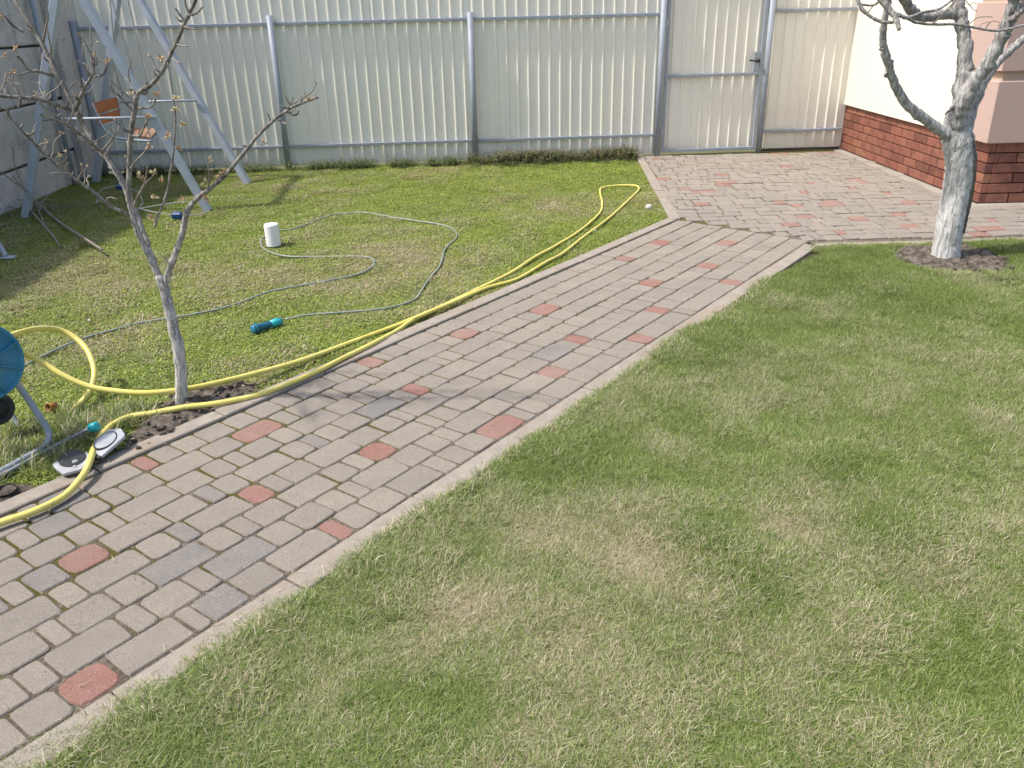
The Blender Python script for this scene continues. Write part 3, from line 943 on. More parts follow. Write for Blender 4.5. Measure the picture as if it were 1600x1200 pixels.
# small foot of another frame at the left border
m = MB()
ft = G(14, 403, 0)
m.tube([ft + Vector((-.10, .02, .22)), ft + Vector((-.02, 0, .02))], .017, 10)
m.box(ft + Vector((0, 0, .006)), (.09, .06, .012), None, 0, .003)
m.tube([ft + Vector((-.10, .02, .22)), ft + Vector((-.35, .06, .24))], .017, 10)
tag(m.build('metal_stand', M_steel2, origin=ft), 'grey tube stand with a flat foot at the left border of the lawn', 'metal stand')

# ================================================================== HOSES AND SMALL THINGS
def lay(pts, zr):                         # points lying on the ground, z = pipe centre
    out = []
    for p in pts:
        z = p[2] if len(p) > 2 else zr
        out.append(G(p[0], p[1], z))
    return out
def hose(name, pts, r, mat, label, cat, n=6, sides=12):
    sp = spline(pts, n)
    if name == 'yellow_hose': r = [r * float(np.interp(p.y, [2.2, 3.6, 5.2, 6.5], [1.0, .95, .80, .72])) for p in sp]
    m = MB(); m.tube(sp, r, sides); o = m.build(name, mat, origin=sp[0], smooth=True)
    return tag(o, label, cat)
# yellow hose from the reel, out along the kerb, round the far loop and back over the kerb
yr = 0.0125
Yp = lay([(-6, 533, .34), (30, 549, .29), (60, 563, .235), (100, 587, .17), (140, 604, .12), (190, 612, .09), (240, 613.5, .075), (300, 606, .06), (360, 593, .045), (430, 575, .03), (486, 558, .018),
          (564, 529), (618, 509), (672, 487, .026), (706, 473, .02), (760, 450), (800, 439), (823, 428), (854, 409), (879, 396), (912, 370), (952, 340), (985, 310), (998, 296), (992, 290), (961, 290), (940, 294), (938, 302), (941, 318), (936, 334),
          (905, 361), (868, 384), (835, 402), (800, 425), (740, 455), (679, 484, .012), (645, 500, .010), (623, 515), (590, 533, .016), (560, 548, .018), (533, 561, .02), (490, 583, .02), (440, 604, .02), (400, 618, .018), (340, 630, .024), (290, 636, .028), (240, 645, .022), (200, 652, .018), (170, 668, .02), (150, 695, .035), (140, 722, .042), (128, 745, .034), (100, 775, .022), (55, 798, .022), (0, 817, .022), (-60, 838, .022), (-140, 865, .022)], 0.006)
hose('yellow_hose', Yp, yr, M_yellow, 'long yellow garden hose running from the reel along the path kerb and back', 'hose')
Lp = lay([(8, 528, .36), (30, 520, .34), (55, 514, .31), (85, 514, .27), (112, 524, .23), (135, 545, .18), (147, 575, .12), (145, 600, .07), (133, 622, .03), (116, 638, .0), (105, 643, -.02)], 0)
hose('hose_loop', Lp, yr, M_yellow, 'short yellow hose loop arching from the blue reel into the tufts', 'hose')
gp = lay([(-40, 612), (10, 585), (40, 570), (90, 545), (135, 527), (190, 512), (210, 506), (250, 499), (300, 491), (345, 482), (380, 471), (420, 456), (470, 446), (520, 437), (560, 428), (580, 418), (585, 409), (576, 402), (550, 400.5), (500, 401), (450, 400.5), (425, 395), (410, 386), (409, 374), (425, 362), (455, 358), (480, 350), (505, 340), (530, 334), (570, 332), (610, 339), (650, 345), (690, 351), (710, 360), (713, 371), (702, 382), (694, 392), (690, 408), (684, 420), (670, 436), (658, 455), (650, 466), (630, 475), (600, 482), (560, 486), (520, 489), (480, 492), (446, 499)], 0.002)
hose('grey_hose', gp, 0.0060, M_greyhose, 'thin grey-green hose winding over the mossy lawn past the white pot', 'hose', 6, 10)
# blue hose nozzle
a, b_ = G(394, 515, .022), G(440, 501, .016)
noz = thing('hose_nozzle', a, 'blue ribbed spray nozzle on the end of the grey hose', 'nozzle')
d = (b_ - a)
m = MB(); prof = [(0, .017), (.04, .024), (.12, .026), (.2, .020), (.35, .018), (.55, .018), (.62, .016)]
m.tube([a + d * t for t, _ in prof], [q for _, q in prof], 14); m.build('grip', M_blueplastic, noz, True)
m = MB()
for k in range(9):
    t = .03 + k * .062; m.tube([a + d * t, a + d * (t + .028)], .0255 if k < 3 else .0205, 12)
m.build('ribs', mat_plain('dark_teal_rubber', (.015, .07, .11), (.02, .09, .12), 20, .5), noz)
m = MB(); m.tube([a + d * .62, a + d * .82, a + d * .98], [.019, .022, .018], 14); m.build('connector', M_teal, noz, True)
# white pot
pc_ = G(428, 383, 0)
m = MB(); R_ = 0.052; Hh = .155; n = 28
for (r0, z0, r1, z1) in ((R_, 0, R_, Hh - .008), (R_, Hh - .008, R_ - .004, Hh), (R_ - .004, Hh, R_ - .012, Hh - .004), (R_ - .012, Hh - .004, 0.0005, Hh - .006)):
    m.tube([pc_ + Vector((0, 0, z0)), pc_ + Vector((0, 0, z1 + 1e-5))], [r0, r1], n, caps=False)
m.build('white_pot', M_white, origin=pc_, smooth=True)
tag(bpy.data.objects['white_pot'], 'small white plastic pot upside down on the mossy lawn in the grey hose bend', 'pot')
# pale round stone by the far kerb
def blob(c, r, seed, sq=(1, 1, .8), n1=10, n2=7, amp=.15):
    q = random.Random(seed); v = []; f = []
    for i in range(1, n2):
        th = pi * i / n2
        for k in range(n1):
            ph = 2 * pi * k / n1
            rr = r * (1 + q.uniform(-amp, amp))
            v.append(Vector(c) + Vector((rr * sin(th) * cos(ph) * sq[0], rr * sin(th) * sin(ph) * sq[1], rr * cos(th) * sq[2])))
    for i in range(n2 - 2):
        for k in range(n1):
            j = (k + 1) % n1
            f.append((i * n1 + k, (i + 1) * n1 + k, (i + 1) * n1 + j, i * n1 + j))
    v += [Vector(c) + Vector((0, 0, r * sq[2])), Vector(c) - Vector((0, 0, r * sq[2]))]
    T = len(v) - 2
    for k in range(n1):
        j = (k + 1) % n1
        f.append((T, k, j)); f.append((T + 1, (n2 - 2) * n1 + j, (n2 - 2) * n1 + k))
    return v, f
sp_ = G(1014, 325, 0)
v, f = blob(sp_ + Vector((0, 0, .008)), .030, 3, n1=12, n2=9, amp=.06); m = MB(); m.add(v, f)
tag(m.build('stone', M_stone, origin=sp_, smooth=True), 'pale rounded stone lying on the lawn by the patio kerb', 'stone')

# the cord with two blue grips hanging/lying under the swing
cord = thing('jump_cord', G(235, 320, 0), 'thin pale cord with two dark blue plastic grips lying looped below the swing', 'cord')
def at(x, y, z): return G(x, y, z)
m = MB()
m.tube(spline([at(150, 318, .05), at(156, 300, .14), at(172, 292, .17), at(190, 291, .16)], 6), .004, 6)
m.tube(spline([at(190, 291, .16), at(215, 300, .12), at(222, 318, .06), at(205, 332, .02), at(185, 330, .02), at(160, 312, .03), at(150, 318, .05)], 6), .004, 6)
m.tube(spline([at(218, 326, .06), at(245, 321, .08), at(280, 316, .10), at(297, 317, .09), at(302, 326, .04)], 6), .004, 6)
m.tube(spline([at(218, 326, .06), at(240, 331, .05), at(265, 335, .04), at(283, 336, .04), at(310, 336, .02), at(328, 328, .01)], 6), .004, 6)
m.build('cord_line', M_cord, cord)
for x, y, z, w in ((190, 292, .165, .085), (277, 337, .035, .085)):
    p_ = at(x, y, z); m = MB(); m.box(p_, (w, .05, .048), None, 0, .008); m.box(p_ + Vector((0, 0, .027)), (w * .8, .036, .008), None, 0, .002); m.build('grip', M_deepblue, cord)

# ---- blue hose reel, cut by the left border
base = G(-30, 665, 0)
reel = thing('hose_reel', base, 'blue hose reel drum on a bent grey tube frame cut by the left border', 'hose reel')
fc = P(-28, 567, 2.72)                  # centre of the visible flange
ax = Vector((0.80, -0.55, 0.12)).normalized()
u_ = ax.cross(Vector((0, 0, 1))).normalized(); w_ = ax.cross(u_).normalized()
def disc(cen, R, th, rings, n=40):
    """dished flange: list of (radius fraction, axial height)"""
    v = []; f = []
    for rf, h in rings:
        for k in range(n):
            an = 2 * pi * k / n
            v.append(cen + (u_ * cos(an) + w_ * sin(an)) * (R * rf) + ax * h)
    for i in range(len(rings) - 1):
        for k in range(n):
            j = (k + 1) % n
            f.append((i * n + k, i * n + j, (i + 1) * n + j, (i + 1) * n + k))
    return v, f
RF = .142
for sgn, cen, nm in ((1, fc, 'flange'), (-1, fc - ax * .20, 'flange')):
    rings = [(.999, -.012), (1.0, .004), (.96, .008), (.90, .002), (.88, -.004), (.30, .016), (.28, .030), (.12, .034), (.02, .034)]
    if sgn < 0: rings = [(a_, -h) for a_, h in rings]
    v, f = disc(cen, RF, .01, rings)
    m = MB(); m.add(v, f)
    for k in range(8):
        an = 2 * pi * k / 8 + .28
        dr = (u_ * cos(an) + w_ * sin(an))
        p0_, p1_ = cen + dr * RF * .27 + ax * sgn * .018, cen + dr * RF * .93 + ax * sgn * .004
        tdir = ax.cross(dr)
        m.add([p0_ - tdir * .003, p0_ + tdir * .003, p1_ + tdir * .003, p1_ - tdir * .003] + [q + ax * sgn * .010 for q in (p0_ - tdir * .003, p0_ + tdir * .003, p1_ + tdir * .003, p1_ - tdir * .003)],
              [(3, 2, 1, 0), (4, 5, 6, 7), (0, 1, 5, 4), (1, 2, 6, 5), (2, 3, 7, 6), (3, 0, 4, 7)])
    m.build(nm, M_blueplastic, reel, True)
m = MB(); m.tube([fc - ax * .20, fc], .06, 24); m.build('drum', M_blueplastic, reel)
m = MB()                                  # hose wound on the drum
hel = [fc - ax * (.185 - .17 * (t / 150 % 1)) + (u_ * cos(t / 12 * 2 * pi) + w_ * sin(t / 12 * 2 * pi)) * (.075 + .020 * (t // 75)) for t in range(150)]
m.tube(hel, .0125, 8); m.build('wound_hose', M_yellow, reel, True)
for off in (0.03, -.235):
    q0_, q1_, q2_, q3_ = fc + ax * off + Vector((0, 0, -.02)), P(62, 645, 2.82) - fc, P(76, 680, 2.86) - fc, None
    A_ = fc + ax * off
    e1 = P(30, 604, 2.93); e2 = P(58, 645, 2.92); e3 = P(76, 676, 2.90); g1 = G(70, 697, .018); g2 = G(40, 715, .015); g3 = G(0, 737, .015); g4 = G(-60, 765, .015)
    sh = ax * (off - .03)
    m = MB(); m.tube(spline([fc - ax * .06, P(8, 580, 2.92), e1, e2, e3, g1, g2, g3, g4], 5) if off > 0 else [p_ + sh for p_ in spline([fc - ax * .06, P(8, 580, 2.92), e1, e2, e3, g1, g2, g3, g4], 5)], .0125, 10)
    m.build('tube_frame', M_steel, reel, True)
wc = P(-4, 640, 2.95)
m = MB(); wa = Vector((.8, -.55, 0)).normalized(); wu = Vector((0, 0, 1)); wv = wa.cross(wu)
def wheel(mb, cen, R, r, n=24):
    mb.tube([cen + (wu * cos(2 * pi * k / n) + wv * sin(2 * pi * k / n)) * R for k in range(n + 1)], r, 8, caps=False)
wheel(m, wc, .052, .014); m.tube([wc - wa * .012, wc + wa * .012], .022, 12); m.tube([wc - wa * .006, wc + wa * .006], .045, 20)
m.build('wheel', M_dark, reel, True)

# ---- sprinkler box lying open beside the kerb
def pxg(x, y, z=0.0): return G(x * 240 / 900, 480 + y * 320 / 1200, z)
boxr = thing('valve_box', G(140, 712, 0), 'open hinged grey plastic box with a black oval lid beside the kerb', 'valve box')
def plate(corners, th, tilt_z, name, oval, rim_mat, oval_mat, knob=False):
    # rounded slab from corner points
    cs = [Vector(c) for c in corners]
    cen = sum(cs, Vector()) / len(cs)
    out = []
    n = len(cs)
    for i in range(n):
        p_, a_, b2 = cs[i], cs[i - 1], cs[(i + 1) % n]
        for t in (0, .5, 1):
            q1 = p_.lerp(a_, .16 * (1 - t) ** 1.0); q2 = p_.lerp(b2, .16 * t)
            out.append(q1.lerp(q2, .5) if t == .5 else (q1 if t == 0 else q2))
    m = MB(); k = len(out); zt = Vector((0, 0, th))
    ins = [cen.lerp(p_, .955) for p_ in out]
    v = out + [p_ + zt * .8 for p_ in out] + [p_ + zt for p_ in ins]
    f = [tuple(range(2 * k, 3 * k))]
    for r_ in range(2):
        for i in range(k):
            j = (i + 1) % k
            f.append((r_ * k + i, r_ * k + j, r_ * k + k + j, r_ * k + k + i))
    m.add(v, f); o = m.build(name, rim_mat, boxr)
    # oval
    oc, ou, ov, ring = oval
    m = MB(); N = 32
    rad = [(1.0, th - .002), (1.0, th + .004), (.90, th + .005), (.88, th + (.001 if ring else .004)), (.05, th + (.001 if ring else .006))]
    v = []; f = []
    for rf, h in rad:
        for i in range(N):
            an = 2 * pi * i / N; v.append(oc + ou * cos(an) * rf + ov * sin(an) * rf + Vector((0, 0, h)))
    mi = []
    for r_ in range(len(rad) - 1):
        for i in range(N):
            j = (i + 1) % N; f.append((r_ * N + i, r_ * N + j, (r_ + 1) * N + j, (r_ + 1) * N + i)); mi.append(1 if (ring and r_ >= 2) else 0)
    f.append(tuple((len(rad) - 1) * N + i for i in range(N))); mi.append(1 if ring else 0)
    nn = len(m.v); m.v += v; m.f += f; m.m += mi
    m.build('oval_cover', [oval_mat, rim_mat], boxr)
bc = [pxg(305, 935, .02), pxg(372, 990, .02), pxg(485, 962, .022), pxg(548, 905, .022), pxg(520, 862, .022), pxg(400, 872, .02)]
oc = pxg(428, 905, .02)
plate(bc, .012, 0, 'box_base', (oc, pxg(507, 880, .02) - oc, (pxg(448, 948, .02) - oc), False), M_lgrey, M_black)
m = MB(); kc = pxg(440, 908, .036); m.tube([kc, kc + Vector((0, 0, .005))], .010, 14); m.tube([kc + Vector((0, 0, .005)), kc + Vector((0, 0, .008))], .005, 10)
m.tube([kc + Vector((.012, -.03, -.004)), kc + Vector((.012, -.03, .001))], .006, 10); m.build('screw', M_lgrey, boxr)
lc = [pxg(545, 858, .03), pxg(565, 800, .04), pxg(640, 730, .05), pxg(712, 722, .055), pxg(740, 765, .05), pxg(600, 888, .03)]
oc = pxg(622, 800, .042)
plate(lc, .012, 0, 'box_lid', (oc, pxg(685, 755, .048) - oc, (pxg(652, 828, .038) - oc), True), M_lgrey, M_black)
m = MB(); m.tube([pxg(530, 880, .03), pxg(590, 885, .03)], .009, 8); m.build('hinge', M_black, boxr)
# turquoise hose connector on a thin grey pipe
pp = lay([(146, 668, .045), (135, 672, .03), (118, 681, .02), (80, 700, .016), (40, 722, .014), (10, 738, .014), (-60, 772, .014)], .012)
tc = thing('pipe_connector', pp[0], 'thin grey pipe ending in a turquoise connector behind the valve box', 'pipe')
m = MB(); m.tube(spline(pp, 5), .0075, 8); m.build('pipe', M_rgrey, tc, True)
d = (pp[0] - pp[1]).normalized(); m = MB(); m.tube([pp[0] - d * .018, pp[0] - d * .012, pp[0] + d * .018, pp[0] + d * .022], [.014, .019, .019, .013], 12); m.build('connector', M_teal, tc, True)
# orange nozzle ring in the tufts
oc = G(79, 636, .03)
orr = thing('orange_cap', oc, 'small orange-brown hollow cap lying in grass tufts near the reel', 'cap')
da = Vector((-.3, -.85, .25)).normalized()
uu = da.cross(Vector((0, 0, 1))).normalized(); vv2 = da.cross(uu)
def ringtube(mb, cen, R, t0, t1, n=20, inner=.7):
    v = []; f = []
    for rr, h in ((R, t0), (R, t1), (R * inner, t1), (R * inner, t0)):
        for k in range(n):
            v.append(cen + (uu * cos(2 * pi * k / n) + vv2 * sin(2 * pi * k / n)) * rr + da * h)
    for i in range(4):
        for k in range(n):
            j = (k + 1) % n; f.append((i * n + k, i * n + j, ((i + 1) % 4) * n + j, ((i + 1) % 4) * n + k))
    mb.add(v, f)
m = MB(); ringtube(m, oc, .019, -.025, .014); m.build('ring', M_orange, orr, True)
m = MB(); m.tube([oc - da * .024, oc - da * .012], .017, 16); m.build('bottom', M_black, orr)
# black pot sunk in the soil near the left border
bp = G(8, 770, 0)
m = MB(); m.tube([bp + Vector((0, 0, -.03)), bp + Vector((0, 0, .012))], [.035, .04], 16, caps=False); m.tube([bp + Vector((0, 0, -.02)), bp + Vector((0, 0, -.018))], .035, 16)
tag(m.build('black_pot', M_black, origin=bp), 'black plastic pot sunk in the soil by the left border', 'pot')

# ================================================================== TREES
def limb(mb, pts, rad, n=5, sides=8, bump=.05, knob=0.0):
    sp = spline(pts, n); rr = lerp_list(rad, n)
    if knob:
        for i in range(2, len(rr) - 2):
            if random.random() < knob: rr[i] *= random.uniform(1.12, 1.3)
    for i in range(1, len(sp) - 1):
        sp[i] = sp[i] + Vector([random.uniform(-1, 1) for _ in range(3)]) * rr[i] * .13
    mb.tube(sp, rr, sides, bump=bump)
    return sp
def px_limb(pts, Y0, Y1, w0, w1, dscale):
    n = len(pts)
    P3 = []; R3 = []
    for i, (x, y) in enumerate(pts):
        t = i / (n - 1); Y = Y0 + (Y1 - Y0) * t
        P3.append(P(x, y, Y)); depth = Y * cos(PITCH) + (CAM_H - P3[-1].z) * sin(PITCH)
        R3.append((w0 + (w1 - w0) * t) / 2 * depth / F_PX)
    return P3, R3
def bud(mb, c, s, col=0, n=3, seed=0):
    q = random.Random(seed)
    for k in range(n):
        d = Vector((q.gauss(0, .6), q.gauss(0, .6), q.gauss(.5, .6))).normalized()
        L = s * q.uniform(.8, 1.5)
        e = d.orthogonal().normalized() * L * .22; g_ = d.cross(e.normalized()) * L * .16
        p0_ = Vector(c); p1_ = p0_ + d * L * .5; p2_ = p0_ + d * L
        mb.add([p0_, p1_ + e, p1_ - e, p1_ + g_, p1_ - g_, p2_], [(0, 1, 3), (0, 3, 2), (0, 2, 4), (0, 4, 1), (5, 3, 1), (5, 2, 3), (5, 4, 2), (5, 1, 4)], col)

Yt = 3.20
tl = thing('young_fruit_tree', G(283, 632, 0), 'slim young bare fruit tree with opening buds growing from bare soil beside the kerb', 'tree')
tr = MB()
P3, R3 = px_limb([(284, 640), (283, 632), (284, 600), (281, 560), (272, 515), (264, 480), (256, 450), (250, 430)], Yt, Yt, 20, 15, 1)
R3[0] *= 1.15
limb(tr, P3, R3, 5, 12, .05); tr.build('trunk', M_barkL, tl, True)
BR = [
 ([(256, 452), (265, 420), (275, 395), (285, 365), (292, 332), (308, 310), (325, 297), (350, 276), (375, 246), (400, 215), (430, 186), (450, 172), (470, 162), (497, 152)], Yt, 3.0, 10, 3.5),
 ([(252, 446), (238, 405), (228, 380), (222, 360), (208, 325), (195, 292), (180, 265), (163, 243), (148, 228), (138, 208), (122, 180), (106, 150), (85, 110), (76, 90), (62, 62), (45, 35), (28, 8), (15, -18), (0, -50)], Yt, 3.55, 11, 6),
 ([(250, 436), (234, 402), (218, 370), (208, 338), (202, 312), (201, 288), (203, 247), (205, 210), (209, 180), (214, 150), (222, 141), (238, 131), (255, 108), (270, 78), (283, 49), (293, 26), (306, 0), (318, -30)], Yt, 3.05, 10, 5),
 ([(212, 345), (195, 333), (172, 322), (146, 300), (128, 287), (114, 277), (100, 264), (87, 257), (64, 236), (50, 220), (38, 208), (20, 188), (5, 168)], Yt, 2.8, 6, 2.5),
 ([(116, 172), (100, 168), (87, 163), (64, 156), (45, 154), (29, 152), (0, 150), (-30, 145)], 3.35, 3.1, 7, 5),
 ([(160, 238), (145, 226), (137, 219), (117, 204), (104, 195), (96, 190), (75, 184), (61, 178)], 3.3, 3.0, 6, 3),
 ([(117, 173), (120, 165), (128, 146), (134, 133), (140, 125), (146, 111), (146, 90)], 3.38, 3.3, 6, 3),
 ([(144, 119), (152, 119), (160, 117), (166, 108), (169, 100)], 3.32, 3.3, 4, 2.5), ([(140, 118), (130, 103), (121, 95)], 3.32, 3.3, 3, 2),
 ([(83, 118), (70, 114), (58, 111), (47, 111), (38, 101), (33, 93), (26, 87)], 3.42, 3.3, 5, 3), ([(47, 111), (36, 115), (26, 117)], 3.35, 3.3, 3, 2),
 ([(68, 66), (70, 52), (73, 38), (75, 28), (74, 12)], 3.48, 3.4, 3.5, 2), ([(83, 102), (80, 88), (79, 73), (76, 58), (74, 44)], 3.45, 3.4, 3.5, 2),
 ([(38, 50), (26, 44), (15, 35), (8, 26), (0, 20)], 3.5, 3.45, 4, 2),
 ([(242, 355), (246, 338), (252, 326), (262, 296), (266, 270), (270, 248), (273, 210), (274, 180), (270, 150), (266, 120), (262, 98)], 3.15, 3.0, 4, 2),
 ([(210, 322), (214, 310), (226, 286), (229, 272), (230, 260)], 3.15, 3.05, 3.5, 2), ([(226, 288), (238, 276), (245, 268)], 3.1, 3.05, 3, 2),
 ([(204, 206), (192, 200), (184, 192), (180, 185)], 3.13, 3.1, 4, 2), ([(206, 212), (218, 212), (224, 200), (230, 190), (231, 178)], 3.13, 3.05, 4, 2.5),
 ([(208, 172), (200, 165), (194, 158), (184, 148), (176, 142), (172, 130)], 3.13, 3.1, 4, 2), ([(212, 168), (222, 169), (232, 168), (240, 163), (244, 152)], 3.13, 3.05, 4, 2.5),
 ([(203, 266), (208, 258), (216, 248), (224, 240), (230, 232)], 3.15, 3.05, 4, 2), ([(212, 146), (206, 141), (202, 138)], 3.12, 3.1, 4, 2.5), ([(218, 144), (226, 147), (230, 142), (229, 137)], 3.12, 3.1, 4, 2.5),
 ([(246, 118), (242, 114), (241, 110)], 3.1, 3.08, 3, 2), ([(270, 92), (277, 97), (283, 98)], 3.08, 3.05, 3.5, 2), ([(277, 70), (286, 72), (294, 72)], 3.07, 3.05, 3.5, 2), ([(288, 42), (296, 44), (304, 46)], 3.06, 3.05, 3.5, 2),
 ([(290, 34), (283, 26), (277, 17), (274, 13)], 3.06, 3.05, 4, 2), ([(294, 24), (304, 22), (312, 16), (317, 10)], 3.05, 3.02, 4, 2.5), ([(296, 20), (291, 10), (288, -4)], 3.05, 3.02, 3.5, 2),
 ([(387, 232), (383, 229), (379, 227)], 3.08, 3.07, 4, 2), ([(423, 192), (421, 184), (418, 177)], 3.06, 3.05, 3, 2), ([(436, 188), (443, 192), (448, 194)], 3.05, 3.03, 3.5, 2), ([(450, 174), (458, 180), (465, 178), (466, 173)], 3.05, 3.02, 4, 2),
 ([(456, 170), (451, 160), (446, 150)], 3.05, 3.02, 2.5, 1.5), ([(452, 164), (457, 156), (457, 152)], 3.04, 3.02, 2, 1.2), ([(325, 297), (327, 278), (326, 262), (328, 250)], 3.1, 3.05, 3, 1.8), ([(327, 276), (320, 270)], 3.1, 3.05, 2, 1.2), ([(327, 272), (333, 264)], 3.1, 3.05, 2, 1.2),
 ([(340, 283), (348, 272), (352, 266)], 3.1, 3.05, 2.5, 1.5), ([(114, 277), (103, 270), (92, 270), (78, 271)], 2.98, 2.95, 2.5, 1.5), ([(97, 262), (92, 254), (94, 248)], 2.95, 2.93, 3, 2), ([(172, 322), (166, 314), (172, 308), (184, 312)], 3.1, 3.08, 2.5, 1.5),
 ([(138, 219), (128, 220), (120, 216)], 3.2, 3.18, 3, 2), ([(96, 190), (92, 182), (95, 178)], 3.1, 3.08, 3, 2), ([(160, 236), (166, 228), (172, 222), (178, 212), (180, 205)], 3.28, 3.2, 3.5, 2), ([(166, 242), (171, 233), (176, 224)], 3.28, 3.2, 3, 2),
 ([(22, 168), (8, 170), (-6, 165)], 3.15, 3.1, 4, 2.5), ([(29, 168), (32, 160), (31, 153)], 3.15, 3.12, 4, 3), ([(132, 136), (126, 131), (124, 128)], 3.35, 3.33, 3, 1.6), ([(20, 130), (14, 122), (10, 128), (4, 133)], 3.3, 3.3, 2.5, 1.5), ([(30, 150), (26, 140), (20, 134), (20, 124), (21, 112)], 3.2, 3.2, 3, 2),
 ([(176, 184), (183, 190), (186, 196), (184, 206)], 3.2, 3.15, 2.5, 1.5), ([(192, 150), (186, 130), (180, 110), (176, 100)], 3.14, 3.1, 2.5, 1.5), ([(203, 128), (200, 112), (204, 100), (205, 90)], 3.12, 3.1, 2.5, 1.5),
 ([(130, 88), (129, 78), (131, 70), (142, 70)], 3.3, 3.3, 2.5, 1.5), ([(146, 96), (158, 96), (168, 97)], 3.3, 3.3, 2, 1.4), ([(100, 62), (97, 56)], 3.45, 3.45, 3, 2), ([(112, 134), (118, 128)], 3.42, 3.4, 3, 1.8)]
BIG = []
for i, (pts, y0, y1, w0, w1) in enumerate(BR):
    m = MB(); big = w0 > 5.5
    P3, R3 = px_limb(pts, y0, y1, w0 * 1.02, w1, 1)
    sp = limb(m, P3, R3, 5, 8 if big else 6, .08, .12)
    if big:                                  # spurs
        for k in range(int(len(sp) / 7)):
            t = random.randrange(3, len(sp) - 1); d = Vector((random.gauss(0, 1), random.gauss(0, .6), random.uniform(0, 1.2))).normalized()
            L = random.uniform(.012, .035); m.tube([sp[t], sp[t] + d * L * .6, sp[t] + d * L + Vector((0, 0, L * .3))], [.0045, .0038, .0018], 5)
    m.build('branch', M_barkL if w0 > 3.6 else M_twig, tl, True)
    if w0 > 5.5: BIG.append(sp)
budspots = [(169, 96, 3.3, 9, 0), (232, 184, 3.05, 8, 0), (252, 92, 3.1, 8, 0), (262, 213, 3.0, 8, 0), (233, 230, 3.05, 8, 0), (484, 157, 3.0, 6, 0), (24, 76, 3.3, 8, 0), (21, 114, 3.2, 6, 0), (6, 88, 3.3, 3, 0), (2, 27, 3.45, 7, 0), (278, 155, 3.0, 7, 1), (275, 172, 3.0, 7, 1), (285, 196, 3.0, 7, 1), (278, 233, 3.02, 5, 0),
  (240, 271, 3.05, 8, 1), (253, 282, 3.05, 6, 0), (284, 312, 3.1, 6, 0), (323, 312, 3.1, 7, 0), (320, 284, 3.1, 4, 1), (350, 268, 3.05, 5, 0), (343, 273, 3.1, 4, 0), (412, 224, 3.05, 4, 1), (94, 246, 2.93, 5, 1), (205, 147, 3.1, 5, 1), (242, 310, 3.05, 5, 1), (238, 340, 3.1, 5, 0), (264, 352, 3.1, 4, 1), (146, 88, 3.3, 3, 1), (328, 250, 3.05, 3, 1), (244, 150, 3.05, 3, 0), (219, 275, 3.1, 3, 1), (220, 280, 3.1, 3, 0)]
m2 = MB(); q = random.Random(91)
for k in range(46):                                   # thin side shoots with a bud at the tip
    sp = BIG[q.randrange(len(BIG))]; t = q.randrange(max(2, len(sp) // 4), len(sp) - 1)
    d = Vector((q.gauss(0, .8), q.gauss(0, .5), q.uniform(.1, 1.2))).normalized(); L = q.uniform(.03, .11)
    a = sp[t]; pts_ = [a, a + d * L * .4 + Vector((q.gauss(0, .006), 0, q.gauss(0, .006))), a + d * L * .75 + Vector((q.gauss(0, .008), 0, .006)), a + d * L + Vector((0, 0, L * .2))]
    m = MB(); m.tube(spline(pts_, 3), [.0030] * 3 + [.0026] * 3 + [.0021] * 3 + [.0016], 5); m.build('twig', M_twig, tl, True)
    if q.random() < .6: bud(m2, pts_[-1], .009, q.randrange(2), 3, k + 900)
m2.build('twig_buds', [M_bud, M_budy], tl)['kind'] = 'stuff'
m = MB()
for i, (x, y, Y, n, c) in enumerate(budspots):
    bud(m, P(x, y, Y), .015, c, n + 3, i)
    bud(m, P(x + random.uniform(-3, 3), y + random.uniform(-3, 3), Y), .010, 1 - c, 3, i + 500)
m.build('buds', [M_bud, M_budy], tl)['kind'] = 'stuff'

# right tree
Yr = 5.157
t2 = thing('old_fruit_tree', G(1476, 402, 0), 'thick whitewashed bare fruit tree forking low in front of the brick plinth', 'tree')
m = MB()
tp_ = [(1476, 412), (1477, 402), (1480, 378), (1486, 345), (1494, 305), (1500, 270), (1500, 245), (1497, 220), (1494, 195), (1496, 172)]
tw = [48, 43, 40, 42, 42, 42, 44, 46, 38, 30]
P3, R3 = px_limb(tp_, Yr, Yr, 1, 1, 1); R3 = [a * b_ for a, b_ in zip(R3, tw)]
sp = spline(P3, 7); rr = lerp_list(R3, 7)
m.tube(sp, rr, 22, bump=.045)
# knots and a long healed scar
for x, y, w in ((1516, 245, 11), (1505, 262, 9), (1509, 300, 8)):
    v, f = blob(P(x, y, Yr - .02), w / 2 * 5.5 / F_PX * 1.6, x, (1, 1, 1.6)); m.add(v, f)
m.build('trunk', M_barkR, t2, True)
m = MB(); q = random.Random(77)                # long open scar with dark torn bark down the house side of the trunk
for k in range(9):
    t0 = q.uniform(0, .55); t1 = min(1, t0 + q.uniform(.25, .5)); n_ = 14
    off = q.uniform(-.012, .012)
    pts_ = []
    for i in range(n_):
        t = t0 + (t1 - t0) * i / (n_ - 1)
        fx = np.interp(t, [0, .25, .5, .75, 1], [1517, 1517, 1514, 1503, 1496]); yy_ = 205 + 192 * t
        ang_ = .80 + off * 12 + .05 * math.sin(t * 19 + k)
        cx_ = np.interp(yy_, [195, 220, 245, 270, 305, 345, 378, 402], [1494, 1497, 1500, 1500, 1494, 1486, 1480, 1477])
        c3 = P(cx_, yy_, Yr); rad_ = np.interp(yy_, [195, 220, 245, 305, 345, 402], [19, 23, 22, 21, 21, 21.5]) * 5.55 / F_PX
        pts_.append(c3 + Vector((sin(ang_), -cos(ang_), 0)) * (rad_ * .955))
    m.tube(pts_, [.0035 + .0045 * math.sin(pi * (i + .5) / n_) for i in range(n_)], 6, bump=.35)
m.build('bark_scar', M_scar, t2, True)
